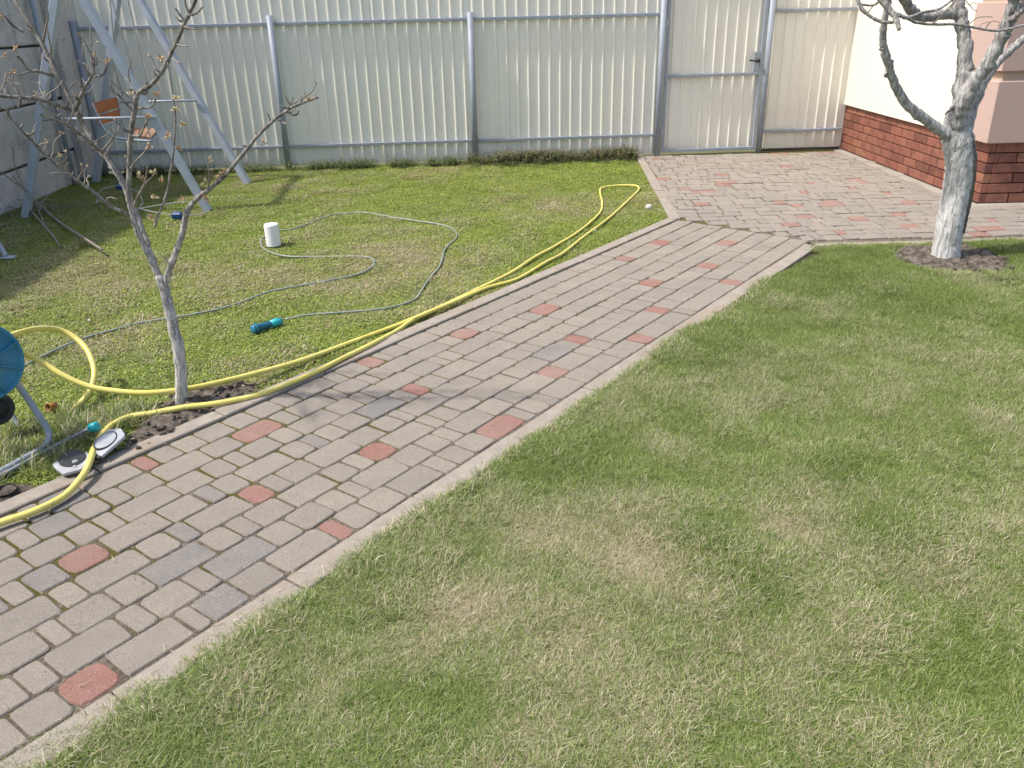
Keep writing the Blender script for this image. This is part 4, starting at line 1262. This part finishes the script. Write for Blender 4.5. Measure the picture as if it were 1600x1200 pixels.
RB = [
 ([(1496, 222), (1482, 212), (1468, 203), (1450, 189), (1435, 179), (1413, 158), (1400, 136), (1393, 117), (1388, 99), (1381, 73), (1379, 51), (1383, 27), (1386, 5), (1384, -20)], 5.157, 4.95, 18, 8),
 ([(1497, 190), (1501, 165), (1505, 128), (1508, 101), (1507, 64), (1503, 37), (1499, 18), (1497, -6), (1494, -30)], 5.157, 5.25, 26, 15),
 ([(1496, 196), (1500, 172), (1511, 147), (1525, 124), (1542, 101), (1558, 73), (1569, 50), (1578, 26), (1584, 0), (1590, -30)], 5.13, 4.9, 25, 15),
 ([(1503, 222), (1513, 195), (1523, 161), (1538, 128), (1554, 103), (1573, 84), (1600, 60), (1640, 30)], 5.2, 5.35, 17, 10),
 ([(1502, 22), (1485, 23), (1468, 24), (1443, 27), (1427, 20), (1417, 6), (1408, -10), (1398, -30)], 5.25, 5.0, 15, 14),
 ([(1360, -30), (1373, -6), (1388, 13), (1397, 24), (1402, 34), (1405, 47)], 4.5, 4.4, 12, 6),
 ([(1336, -8), (1343, 6), (1350, 17), (1364, 28), (1377, 34), (1396, 35)], 4.5, 4.45, 5, 5),
 ([(1398, 20), (1419, 27), (1443, 19), (1465, 15), (1480, 6), (1496, -8)], 4.45, 4.6, 5, 3),
 ([(1402, 24), (1419, 29), (1432, 35), (1457, 38), (1492, 38), (1523, 43), (1553, 48), (1578, 45), (1600, 39), (1630, 32)], 4.45, 4.6, 5, 3),
 ([(1512, 40), (1525, 29), (1540, 26), (1551, 27)], 4.52, 4.5, 2, 1.2), ([(1538, 46), (1547, 35), (1556, 33), (1563, 36)], 4.55, 4.5, 2, 1.2), ([(1528, 44), (1535, 37), (1548, 34)], 4.5, 4.5, 1.6, 1),
 ([(1457, 37), (1468, 28), (1476, 18), (1492, 2), (1500, -8)], 4.5, 4.4, 2.6, 1.6), ([(1462, 17), (1474, 22), (1487, 10), (1496, -4)], 4.5, 4.4, 2, 1.4),
 ([(1578, 32), (1586, 25), (1594, 17), (1612, 8)], 4.93, 4.9, 11, 9), ([(1584, 20), (1596, 8), (1612, -4)], 4.92, 4.9, 8, 6),
 ([(1489, 171), (1482, 174), (1477, 178)], 5.1, 5.08, 4, 3), ([(1490, 163), (1488, 166), (1485, 170)], 5.1, 5.08, 5, 4),
 ([(1340, 6), (1352, 8), (1366, 8), (1374, 2)], 4.5, 4.5, 4, 3), ([(1345, -10), (1342, 4), (1346, 16), (1352, 22)], 4.5, 4.5, 4, 2.5), ([(1356, 20), (1362, 12), (1369, 4)], 4.5, 4.5, 2, 1.2),
 ([(1343, 15), (1350, 20), (1355, 24)], 4.5, 4.5, 2, 1), ([(1388, -8), (1392, 2), (1391, 8)], 4.5, 4.5, 4, 3), ([(1508, 0), (1515, 8), (1520, 14), (1527, 18)], 4.6, 4.6, 1.6, 1), ([(1515, 8), (1520, 4), (1526, 6)], 4.6, 4.6, 1.4, .9),
 ([(1381, 77), (1376, 78), (1374, 76)], 5.0, 5.0, 4, 3), ([(1392, 116), (1386, 118), (1383, 114)], 5.05, 5.03, 8, 6), ([(1433, 181), (1438, 177), (1440, 174)], 5.1, 5.08, 6, 4)]
for pts, y0, y1, w0, w1 in RB:
    m = MB(); P3, R3 = px_limb(pts, y0, y1, w0, w1, 1)
    if pts[0] in ((1497, 190), (1496, 196), (1503, 222), (1496, 222)): R3[0] *= 1.15
    limb(m, P3, R3, 5, 14 if w0 > 10 else 8 if w0 > 4 else 5, .05, .10)
    m.build('branch', M_limb if w0 > 19 else M_twig if w0 < 4.5 else M_limb, t2, True)

# brushwood at the left
br = MB()
for i, (pts, w) in enumerate([([(60, 318), (90, 345), (125, 368), (160, 390)], 5), ([(45, 325), (62, 345), (80, 365), (94, 385)], 4), ([(0, 268), (20, 283), (45, 300), (62, 325)], 2.5), ([(0, 300), (30, 312), (55, 320)], 2), ([(20, 275), (38, 298), (52, 318)], 2), ([(75, 305), (66, 318), (60, 335)], 2.5), ([(90, 330), (75, 322), (62, 315), (40, 312)], 2.5), ([(48, 300), (58, 325), (70, 350)], 2.5), ([(70, 320), (100, 322), (135, 322)], 2), ([(20, 230), (24, 262), (40, 300), (50, 315)], 2), ([(0, 316), (25, 326), (60, 330)], 2.2)]):
    zs_ = [.02 + .05 * random.random() for _ in pts]
    P3 = [G(x, y, max(.01, z)) for (x, y), z in zip(pts, zs_)]
    if min(p[1] for p in pts) < 300: P3 = [P(x, y, 7.0 - .1 * i / 10) for x, y in pts]
    P3 = [Vector((p.x, p.y, max(p.z, .008))) for p in P3]
    limb(br, P3, [w / 2 * 6.8 / F_PX * (1 - .12 * k) for k in range(len(pts))], 4, 6, .08)
bo = br.build('brushwood_pile', M_twig); tag(bo, 'heap of thin dry cut twigs on the grass by the concrete wall', 'brushwood')
bo['kind'] = 'stuff'

# ================================================================== SOIL PATCHES (lumpy earth)
def soil_patch(name, poly, z, amp, seed, label=None):
    q = np.random.default_rng(seed)
    cx = np.mean([p[0] for p in poly]); cy = np.mean([p[1] for p in poly])
    def ex(X, Y):
        e = np.zeros_like(X)
        for k in range(6):
            a = q.uniform(0, 6.28); fr = 12 * 1.7 ** k
            e += amp / (1.35 ** k) * np.sin((X * cos(a) + Y * sin(a)) * fr + q.uniform(0, 6)) * np.sin((X * sin(a) - Y * cos(a)) * fr * 1.2 + q.uniform(0, 6))
        dist = np.full(X.shape, 9.0)
        for i in range(len(poly)):
            a = np.array(poly[i]); b2 = np.array(poly[(i + 1) % len(poly)]); d = b2 - a
            t = np.clip(((X - a[0]) * d[0] + (Y - a[1]) * d[1]) / (d @ d), 0, 1)
            dist = np.minimum(dist, np.hypot(X - a[0] - t * d[0], Y - a[1] - t * d[1]))
        w = np.clip(dist / .07, 0, 1)
        return (np.abs(e) * 1.3 + .012) * w - .012 * (1 - w)
    me = sheet_from_poly(name, poly, z, 0.012, M_soil, 0.0, ex)
    o = link(name, me); o['kind'] = 'stuff'
    if label: o['label'] = label
    return o
def w2(*pts): return [(G(x, y).x, G(x, y).y) for x, y in pts]
soilL = w2((150, 735), (188, 690), (200, 668), (235, 640), (270, 606), (300, 596), (345, 597), (385, 590), (410, 596), (400, 612), (350, 636), (300, 658), (262, 683), (225, 702), (190, 722))
soilL = [(x, y) for x, y in soilL]
soil_patch('bare_soil', soilL, -.010, .012, 1)
soilL2 = w2((-60, 800), (0, 745), (40, 745), (75, 750), (40, 775), (-30, 815))
soil_patch('bare_soil', soilL2, -.012, .009, 4)
soilR = w2((1385, 400), (1395, 388), (1440, 383), (1500, 383), (1545, 390), (1582, 410), (1580, 422), (1530, 426), (1480, 424), (1430, 418))
soil_patch('bare_soil', soilR, -.004, .012, 2)
# earth lumps
m = MB(); q = random.Random(8)
for k in range(320):
    if k < 230:
        x, y = q.uniform(150, 420), q.uniform(590, 730)
        g_ = G(x, y); pol = soilL
    else:
        x, y = q.uniform(1385, 1585), q.uniform(383, 426); g_ = G(x, y); pol = soilR
    if not inpoly([g_.x], [g_.y], pol)[0]: continue
    rr = q.uniform(.004, .016)
    v, f = blob(g_ + Vector((0, 0, .012)), rr, k, n1=6, n2=4, amp=.3); m.add(v, f)
o = m.build('earth_clods', M_soil); o['kind'] = 'stuff'
# grit in the joints and on the paving
m = MB(); q = random.Random(9)
for k in range(6000):
    s = q.uniform(.3, 5.5); row = q.randrange(0, 9); c = C0 + row * ROW + q.gauss(0, .004)
    if q.random() < .25: c = q.uniform(C0, C8)
    rr = q.uniform(.0014, .0034)
    p_ = SC(s, c, .0005 if False else (-.004 if abs(((c - C0) / ROW + .5) % 1 - .5) * ROW < .006 else .0025))
    d1, d2, d3 = [Vector((q.gauss(0, 1), q.gauss(0, 1), q.gauss(0, 1))).normalized() * rr for _ in range(3)]
    m.add([p_ + d1, p_ - d1 * .8 + d2, p_ + d3, p_ - d2], [(0, 1, 2), (0, 2, 3), (0, 3, 1), (1, 3, 2)])
o = m.build('grit', M_cement); o['kind'] = 'stuff'

# ================================================================== GRASS
def clump(name, mat, n, R, hmin, hmax, w, lean, seed, flat=0.3, leafy=0):
    q = np.random.default_rng(seed)
    V = []; Fc = []; A = []
    for i in range(n):
        rr = R * math.sqrt(q.random()); th = q.uniform(0, 6.283)
        bx, by = rr * cos(th), rr * sin(th)
        az = q.uniform(0, 6.283); dry = q.random(); tone = q.random()
        if leafy and q.random() < leafy:
            # small broad leaf on a short stalk
            h = q.uniform(hmin, hmax) * .8; s = w * q.uniform(.7, 1.5)
            d = Vector((cos(az), sin(az), q.uniform(-.2, .7))).normalized(); e = d.cross(Vector((0, 0, 1))).normalized()
            c = Vector((bx, by, h)); n0 = len(V)
            V += [c, c + d * s * .6 + e * s * .5, c + d * s * 1.25, c + d * s * .6 - e * s * .5]
            Fc += [(n0, n0 + 1, n0 + 2, n0 + 3)]
            A += [(tone, dry, .6), (tone, dry, .9), (tone, dry, 1), (tone, dry, .9)]
            continue
        isflat = q.random() < flat
        L = q.uniform(hmin, hmax) * (1.25 if isflat else 1)
        ln = q.uniform(.9, 1.45) if isflat else abs(q.normal(0, lean))
        ln = min(ln, 1.5); curl = q.uniform(.2, .9) * (0.25 if isflat else 1)
        ww = w * q.uniform(.6, 1.25)
        side = Vector((-sin(az + q.uniform(-.5, .5)), cos(az), 0)).normalized()
        p = Vector((bx, by, q.uniform(.004, .02) if isflat else -.004)); a = ln; n0 = len(V)
        seg = [0, .38, .34, .28]; tt = 0
        for k, sg in enumerate(seg):
            tt += sg
            p = p + Vector((cos(az) * sin(a), sin(az) * sin(a), cos(a))) * (L * sg)
            if p.z < .002: p.z = .002
            a = min(a + curl * .45, 1.75)
            if k < 3:
                wk = ww * (1, .95, .7)[k] / 2
                V += [p - side * wk, p + side * wk]; A += [(tone, dry, tt)] * 2
            else:
                V += [p]; A += [(tone, dry, 1.0)]
        Fc += [(n0, n0 + 1, n0 + 3, n0 + 2), (n0 + 2, n0 + 3, n0 + 5, n0 + 4), (n0 + 4, n0 + 5, n0 + 6)]
    me = me_new(name, V, Fc, mat, False)
    at = me.color_attributes.new('rnd', 'FLOAT_COLOR', 'POINT')
    at.data.foreach_set('color', np.array([(*a, 1) for a in A], dtype=np.float32).ravel())
    return bpy.data.objects.new(name, me)

def scatter(name, cols, pts, dry, lush, scl, zs, mat):
    """one object whose geometry nodes set a clump on every point"""
    n = len(pts)
    me = bpy.data.meshes.new(name)
    me.from_pydata([(p[0], p[1], z) for p, z in zip(pts, zs)], [], [])
    me.materials.append(mat)
    for nm, arr in (('dry', dry), ('lush', lush), ('scl', scl)):
        a = me.attributes.new(nm, 'FLOAT', 'POINT'); a.data.foreach_set('value', np.asarray(arr, dtype=np.float32))
    a = me.attributes.new('idx', 'INT', 'POINT'); a.data.foreach_set('value', rng.integers(0, len(cols.objects), n).astype(np.int32))
    a = me.attributes.new('rotv', 'FLOAT_VECTOR', 'POINT')
    rv = np.zeros((n, 3), np.float32); rv[:, 2] = rng.uniform(0, 6.283, n); rv[:, 0] = rng.normal(0, .06, n); rv[:, 1] = rng.normal(0, .06, n)
    a.data.foreach_set('vector', rv.ravel())
    o = link(name, me)
    gt = bpy.data.node_groups.new(name + '_nodes', 'GeometryNodeTree')
    gt.interface.new_socket('Geometry', in_out='INPUT', socket_type='NodeSocketGeometry')
    gt.interface.new_socket('Geometry', in_out='OUTPUT', socket_type='NodeSocketGeometry')
    N = gt.nodes; L = gt.links
    gi = N.new('NodeGroupInput'); go = N.new('NodeGroupOutput')
    ip = N.new('GeometryNodeInstanceOnPoints'); ci = N.new('GeometryNodeCollectionInfo')
    ci.inputs['Collection'].default_value = cols
    ci.inputs['Separate Children'].default_value = True
    ci.inputs['Reset Children'].default_value = True
    ip.inputs['Pick Instance'].default_value = True
    def na(nm, typ):
        x = N.new('GeometryNodeInputNamedAttribute'); x.data_type = typ; x.inputs['Name'].default_value = nm; return x
    ai, ar, asc = na('idx', 'INT'), na('rotv', 'FLOAT_VECTOR'), na('scl', 'FLOAT')
    er = N.new('FunctionNodeEulerToRotation')
    L.new(gi.outputs[0], ip.inputs['Points']); L.new(ci.outputs[0], ip.inputs['Instance'])
    L.new(ai.outputs['Attribute'], ip.inputs['Instance Index'])
    L.new(ar.outputs['Attribute'], er.inputs[0]); L.new(er.outputs[0], ip.inputs['Rotation'])
    L.new(asc.outputs['Attribute'], ip.inputs['Scale'])
    L.new(ip.outputs[0], go.inputs[0])
    md = o.modifiers.new('scatter', 'NODES'); md.node_group = gt
    return tag(o, None, None, None, 'stuff')
def mkcol(name, objs):
    c = bpy.data.collections.new(name)
    for o in objs: c.objects.link(o)
    return c
from mathutils import noise as mn
def vn(x, y, s, o=0.0):
    return np.array([mn.noise(Vector((a * s + o, b_ * s - o, o))) for a, b_ in zip(x, y)])
def fbm(x, y, s, o=0.0): return vn(x, y, s, o) + .5 * vn(x, y, s * 2.1, o + 7) + .25 * vn(x, y, s * 4.3, o + 13)
def sstep(x, a, b_): 
    t = np.clip((x - a) / (b_ - a), 0, 1); return t * t * (3 - 2 * t)

# right lawn
gcol = mkcol('lawn_clumps', [clump('c%d' % i, M_grass, 170, .075, .018, .052, .0019, .50, 40 + i, .30) for i in range(9)])
X = rng.uniform(-2.3, 6.0, 92000); Y = rng.uniform(.15, 5.62, 92000)
s_ = X * U.x + Y * U.y; c_ = X * Vx.x + Y * Vx.y
edge = fbm(X, Y, 2.2, 3.0)
keep = (c_ > KR1 + .016 - .085 * edge - .05 * sstep(s_, 1.6, .3)) & (Y < 5.47 + .05 * edge)
keep &= ~inpoly(X + .0, Y, soilR)
keep &= (X < .78 * Y + .75)                      # what the lens can see plus a margin
keep &= ~((s_ > 4.6) & (c_ < KR1 + .07 + .05 * np.sin(s_ * 5)))
X, Y = X[keep], Y[keep]; s_ = s_[keep]; c_ = c_[keep]
dens = rng.random(X.size)
X, Y = X, Y
n1 = fbm(X, Y, 1.25, 1.0); n2 = fbm(X, Y, 5.0, 4.0)
dry = .20 + .22 * n1 + .34 * n2
for px_, py_, r_, a_ in ((1000, 870, .20, .55), (930, 800, .22, .3), (1220, 830, .12, .45), (1300, 770, .12, .35), (720, 960, .15, .5), (880, 1020, .2, .3), (1040, 690, .12, .3), (1150, 640, .1, .35), (520, 1090, .12, .3), (800, 830, .15, .25), (1450, 900, .18, .35), (1250, 1000, .2, .2), (960, 640, .1, .3), (1560, 660, .15, .2), (900, 1130, .2, .25), (640, 1010, .12, .3), (1400, 450, .3, .1)):
    g_ = G(px_, py_); dry += a_ * 1.0 * np.exp(-((X - g_.x) ** 2 + (Y - g_.y) ** 2) / (2 * (r_ * .62) ** 2))
lushm = np.zeros_like(X)
for px_, py_, r_, a_ in ((1250, 430, .5, .8), (1350, 400, .3, .9), (1330, 730, .12, .9), (1080, 830, .14, .6), (1160, 900, .16, .6), (900, 720, .2, .6), (1100, 520, .4, .5), (1450, 480, .4, .5), (1500, 1000, .2, .4), (620, 900, .15, .4), (1560, 390, .3, .8), (1400, 830, .15, .5), (300, 1120, .15, .4)):
    g_ = G(px_, py_); w = a_ * np.exp(-((X - g_.x) ** 2 + (Y - g_.y) ** 2) / (2 * (r_ * .8) ** 2)); lushm += w; dry -= .4 * w
dry = np.clip(dry - .05 * sstep(Y, 2.5, 4.5) + .06, .04, .93)
lushm = np.clip(lushm + .3 * n1, 0, 1)
kp = rng.random(X.size) < np.clip(1.05 - .5 * sstep(dry, .55, .9) * (n2 > 0), .45, 1)
X, Y, dry, lushm, n2, s_, c_ = X[kp], Y[kp], dry[kp], lushm[kp], n2[kp], s_[kp], c_[kp]
# finer near the camera, sparser (bigger clumps) far away
scl = np.clip(.64 + .24 * lushm - .15 * (dry > .6) + .22 * n2, .42, 1.05)
print('lawn clumps', X.size)
scatter('lawn_grass', gcol, list(zip(X, Y)), dry, lushm, scl, -0.012 + hnoise(X, Y, .005, 3.0), M_grass)

nt = 620
gx = rng.uniform(-1.6, 4.2, nt * 3); gy = rng.uniform(.6, 5.4, nt * 3)
gs = gx * U.x + gy * U.y; gc = gx * Vx.x + gy * Vx.y
kp2 = (gc > KR1 + .08) & (gx < .78 * gy + .5) & ~inpoly(gx, gy, soilR) & (vn(gx, gy, 2.2, 31.) + .3 * vn(gx, gy, 7, 5.) > .06)
gx, gy = gx[kp2], gy[kp2]
bcol = mkcol('bunches', [clump('b%d' % i, M_grass, 90, .022, .028, .070, .0021, .62, 440 + i, .12) for i in range(5)])
scatter('lawn_grass', bcol, list(zip(gx, gy)), rng.uniform(.0, .3, gx.size), rng.uniform(.2, 1, gx.size), rng.uniform(.45, .85, gx.size), np.full(gx.size, -.01), M_grass)
# left lawn: low mossy clover mat
mcol = mkcol('moss_clumps', [clump('m%d' % i, M_mossleaf, 210, .075, .006, .019, .0056, .8, 70 + i, .25, .68) for i in range(7)])
X = rng.uniform(-4.5, 1.5, 52000); Y = rng.uniform(1.6, 9.5, 52000)
s_ = X * U.x + Y * U.y; c_ = X * Vx.x + Y * Vx.y
keep = inpoly(X, Y, left_poly) & (c_ < KL0 - .01 - .02 * fbm(X, Y, 4, 2)) & ~inpoly(X, Y, soilL) & ~inpoly(X, Y, soilL2)
keep &= X > -(.72 * Y + .55)
X, Y = X[keep], Y[keep]
n1 = fbm(X, Y, .9, 21.0); n2 = fbm(X, Y, 3.6, 24.0)
dry = .17 + .36 * n1 + .40 * n2
for px_, py_, r_, a_ in ((60, 440, .45, .35), (620, 400, .4, .30), (440, 430, .35, .25), (880, 320, .35, .2), (230, 520, .25, .15), (380, 570, .15, .35), (470, 520, .15, .3), (180, 440, .3, .3), (400, 590, .12, .4)):
    g_ = G(px_, py_); dry += a_ * np.exp(-((X - g_.x) ** 2 + (Y - g_.y) ** 2) / (2 * (r_ * .8) ** 2))
yel = np.zeros_like(X)
for px_, py_, r_, a_ in ((880, 262, .6, .45), (960, 275, .5, .4), (1010, 350, .3, .2), (600, 300, .5, .25), (550, 590, .4, .2), (850, 420, .3, .15)):
    g_ = G(px_, py_); w = a_ * np.exp(-((X - g_.x) ** 2 + (Y - g_.y) ** 2) / (2 * (r_ * .8) ** 2)); dry -= w
lush = np.clip(.25 + .5 * n2, 0, .8)
g_ = G(900, 260); lush -= .5 * np.exp(-((X - g_.x) ** 2 + (Y - g_.y) ** 2) / .8)
lush = np.clip(lush + .5 * np.exp(-((X + 3.4) ** 2 + (Y - 7.6) ** 2) / 2.0), 0, 1)
dry = np.clip(dry, .03, .85)
kp = rng.random(X.size) < np.clip(1.1 - .9 * sstep(dry, .5, .95), .3, 1)
X, Y, dry, lush, n2 = X[kp], Y[kp], dry[kp], lush[kp], n2[kp]
scl = np.clip(.95 + .35 * n2 - .2 * (dry > .6), .6, 1.4)
print('moss clumps', X.size)
scatter('clover_cover', mcol, list(zip(X, Y)), dry, lush, scl, -0.022 + hnoise(X, Y, .004, 3.0), M_mossleaf)

# short grass blades mixed into the moss
scol = mkcol('short_blades', [clump('s%d' % i, M_grass, 60, .08, .015, .035, .0024, .8, 170 + i, .45) for i in range(5)])
sel = rng.random(X.size) < .22
scatter('lawn_grass', scol, list(zip(X[sel], Y[sel])), np.clip(dry[sel] + .05, 0, 1), lush[sel] * .6, np.clip(.9 + .5 * n2[sel], .6, 1.4), -0.022 + 0 * X[sel], M_grass)

# long tufts round the soil, under the reel
tcol = mkcol('long_tufts', [clump('t%d' % i, M_grass, 70, .035, .05, .125, .0032, .75, 270 + i, .2) for i in range(4)])
tx = []; q = random.Random(21)
for (x0, x1, y0, y1, n) in ((185, 235, 632, 668, 16), (100, 180, 640, 690, 26), (20, 120, 655, 720, 30), (0, 60, 700, 740, 14), (60, 140, 740, 760, 8), (-60, 30, 640, 760, 20), (40, 110, 730, 775, 8)):
    for k in range(n):
        g_ = G(q.uniform(x0, x1), q.uniform(y0, y1)); s, c = to_sc(g_)
        if c < KL0 - .03: tx.append((g_.x, g_.y))
tx = np.array(tx)
scatter('long_grass_tufts', tcol, [tuple(p_) for p_ in tx], rng.uniform(.15, .45, len(tx)), rng.uniform(.3, .9, len(tx)), rng.uniform(.6, 1.0, len(tx)), np.full(len(tx), -.02), M_grass)
# longer overhanging grass along the right kerb
ex = []; 
for k in range(520):
    s = q.uniform(.1, 4.8); c = KR1 + .004 + abs(q.gauss(0, .035)) - .02 * math.sin(s * 7) * math.sin(s * 3.1); p_ = SC(s, c); ex.append((p_.x, p_.y))
for k in range(60):
    ex.append((q.uniform(2.05, 2.45), q.uniform(5.38, 5.50)))
for k in range(70): ex.append((q.uniform(3.1, 4.6), q.uniform(5.25, 5.50)))
ecol = mkcol('edge_tufts', [clump('e%d' % i, M_grass, 46, .03, .03, .070, .0028, .8, 370 + i, .25) for i in range(5)])
ex = np.array(ex)
scatter('lawn_grass', ecol, [tuple(p_) for p_ in ex], rng.uniform(.08, .5, len(ex)), rng.uniform(.1, .9, len(ex)), rng.uniform(.40, .9, len(ex)), np.full(len(ex), -.01), M_grass)

# dark weeds along the fence
def weed(name, seed):
    q = np.random.default_rng(seed); V = []; Fc = []; A = []
    for st in range(9):
        az = q.uniform(0, 6.28); ln = q.uniform(.05, .7); L = q.uniform(.04, .11); b0 = Vector((q.normal(0, .03), q.normal(0, .03), 0))
        d = Vector((cos(az) * sin(ln), sin(az) * sin(ln), cos(ln)))
        for k in range(16):
            t = (k + .5) / 16; p = b0 + d * L * t; a2 = q.uniform(0, 6.28); s = q.uniform(.007, .014)
            e = Vector((cos(a2), sin(a2), q.uniform(-.1, .8))).normalized(); w = e.cross(Vector((0, 0, 1))).normalized() * s * .35
            n0 = len(V); V += [p, p + e * s * .55 + w, p + e * s * 1.2, p + e * s * .55 - w]; Fc.append((n0, n0 + 1, n0 + 2, n0 + 3))
            A += [(q.random(), q.random(), .9)] * 4
    me = me_new(name, V, Fc, M_weed)
    at = me.color_attributes.new('rnd', 'FLOAT_COLOR', 'POINT'); at.data.foreach_set('color', np.array([(*a, 1) for a in A], dtype=np.float32).ravel())
    return bpy.data.objects.new(name, me)
wcol = mkcol('weeds', [weed('w%d' % i, 500 + i) for i in range(6)])
wx = rng.uniform(-4.4, 1.42, 3400); off = np.abs(rng.normal(0, .16, 3400)) + .0
dn = .45 + .5 * vn(wx, wx * 0, 1.4, 5.0) + .25 * (wx > -.4) * (wx < 1.4)
dn = dn * np.clip(1.0 + 1.3 * vn(wx, wx * 0 + 3, 4.5, 9.0), .15, 1.6) * np.where(wx < -.4, .55, 1); kp = rng.random(3400) < dn; wx, off = wx[kp], off[kp]
wy = FY(wx) - .05 - off
scatter('fence_weeds', wcol, list(zip(wx, wy)), np.clip(.12 + .30 * (wx > -.5) * (off < .22) + rng.normal(0, .1, wx.size), 0, 1), rng.uniform(0, .5, wx.size), rng.uniform(.7, 1.35, wx.size) * np.where(off > .2, .5, 1) * np.where(wx < -.4, .95, 1.15), np.full(wx.size, -.02), M_weed)
wx = []; wy = []; q = random.Random(14)
for cx_, cy_, n, sx_, sy_ in ((590, 415, 26, 18, 8), (650, 447, 30, 22, 8), (700, 462, 22, 18, 6), (660, 275, 14, 10, 4), (735, 285, 10, 8, 4), (560, 268, 14, 30, 4), (300, 350, 20, 40, 12), (850, 290, 12, 20, 5), (300, 585, 20, 40, 10), (480, 545, 14, 20, 10), (230, 560, 20, 30, 14), (880, 400, 10, 20, 6), (380, 300, 20, 40, 6), (1000, 370, 10, 16, 5), (750, 340, 14, 40, 14), (450, 330, 14, 40, 12), (60, 480, 24, 40, 20), (850, 265, 30, 60, 5), (500, 270, 30, 80, 5)):
    for k in range(n):
        g_ = G(cx_ + q.gauss(0, sx_), cy_ + q.gauss(0, sy_))
        if inpoly([g_.x], [g_.y], left_poly)[0] and to_sc(g_)[1] < KL0 - .05: wx.append(g_.x); wy.append(g_.y)
wx, wy = np.array(wx), np.array(wy)
scatter('low_lawn_weeds', wcol, list(zip(wx, wy)), rng.uniform(0, .25, wx.size), rng.uniform(0, .3, wx.size), rng.uniform(.22, .48, wx.size), np.full(wx.size, -.02), M_weed)
# small weeds in the patio joints near the gate and at the foot of the wall
wx = []; wy = []; q = random.Random(4)
for cx_, cy_, n, sp2 in ((1030 + .0, 246, 6, 6), (1295, 241, 9, 12), (1045, 262, 8, 12), (1260, 262, 8, 14), (1145, 255, 5, 10), (1378, 350, 5, 5), (1345, 252, 5, 8), (1230, 270, 4, 10)):
    for k in range(n):
        g_ = G(cx_ + q.gauss(0, sp2), cy_ + q.gauss(0, 2.5)); wx.append(g_.x); wy.append(g_.y)
wx, wy = np.array(wx), np.array(wy)
scatter('joint_weeds', wcol, list(zip(wx, wy)), np.full(wx.size, .15), np.zeros(wx.size), rng.uniform(.18, .38, wx.size), np.full(wx.size, -.008), M_weed)
# litter: dry leaf bits and twigs on the soil, pale bits on the left lawn
m = MB(); q = random.Random(55)
for k in range(150):
    g_ = G(q.uniform(150, 420), q.uniform(590, 735)) if k < 90 else G(q.uniform(1385, 1585), q.uniform(384, 425))
    if not inpoly([g_.x], [g_.y], soilL if k < 90 else soilR)[0]: continue
    a = q.uniform(0, 6.28); L = q.uniform(.006, .022); d = Vector((cos(a), sin(a), q.uniform(-.1, .3))) * L; e = Vector((-sin(a), cos(a), q.uniform(-.3, .3))) * L * q.uniform(.1, .4)
    p_ = g_ + Vector((0, 0, q.uniform(.010, .026)))
    m.add([p_ - e * .2, p_ + d * .5 + e, p_ + d, p_ + d * .5 - e], [(0, 1, 2, 3)])
o = m.build('dry_leaf_bits', mat_plain('dry_leaf', (.42, .33, .22), (.24, .17, .11), 60, .9)); o['kind'] = 'stuff'
m = MB()
for x, y in ((553, 297), (583, 306), (875, 318), (1120, 246), (700, 330), (930, 360), (140, 500)):
    v, f = blob(G(x, y, .008), .009, x, n1=6, n2=4, amp=.3); m.add(v, f)
o = m.build('pale_pebbles', M_stone); o['kind'] = 'stuff'
# fallen straw on the path edge
m = MB(); q = random.Random(31)
for k in range(260):
    s = q.uniform(.3, 5.0); c = C8 + .10 - abs(q.gauss(0, .07)) if k < 200 else q.uniform(C0, C8); a = q.uniform(0, 6.28); L = q.uniform(.01, .04); p_ = SC(s, c, .006)
    d = Vector((cos(a), sin(a), 0)) * L; e = Vector((-sin(a), cos(a), 0)) * .0008
    mid = p_ + d * .5 + Vector((q.gauss(0, .003), q.gauss(0, .003), .002))
    m.add([p_ - e, p_ + e, mid + e, mid - e, p_ + d + e * .3, p_ + d - e * .3], [(0, 1, 2, 3), (3, 2, 4, 5)])
o = m.build('fallen_straw', mat_plain('straw', (.50, .42, .28), (.36, .29, .18), 40, .8)); o['kind'] = 'stuff'
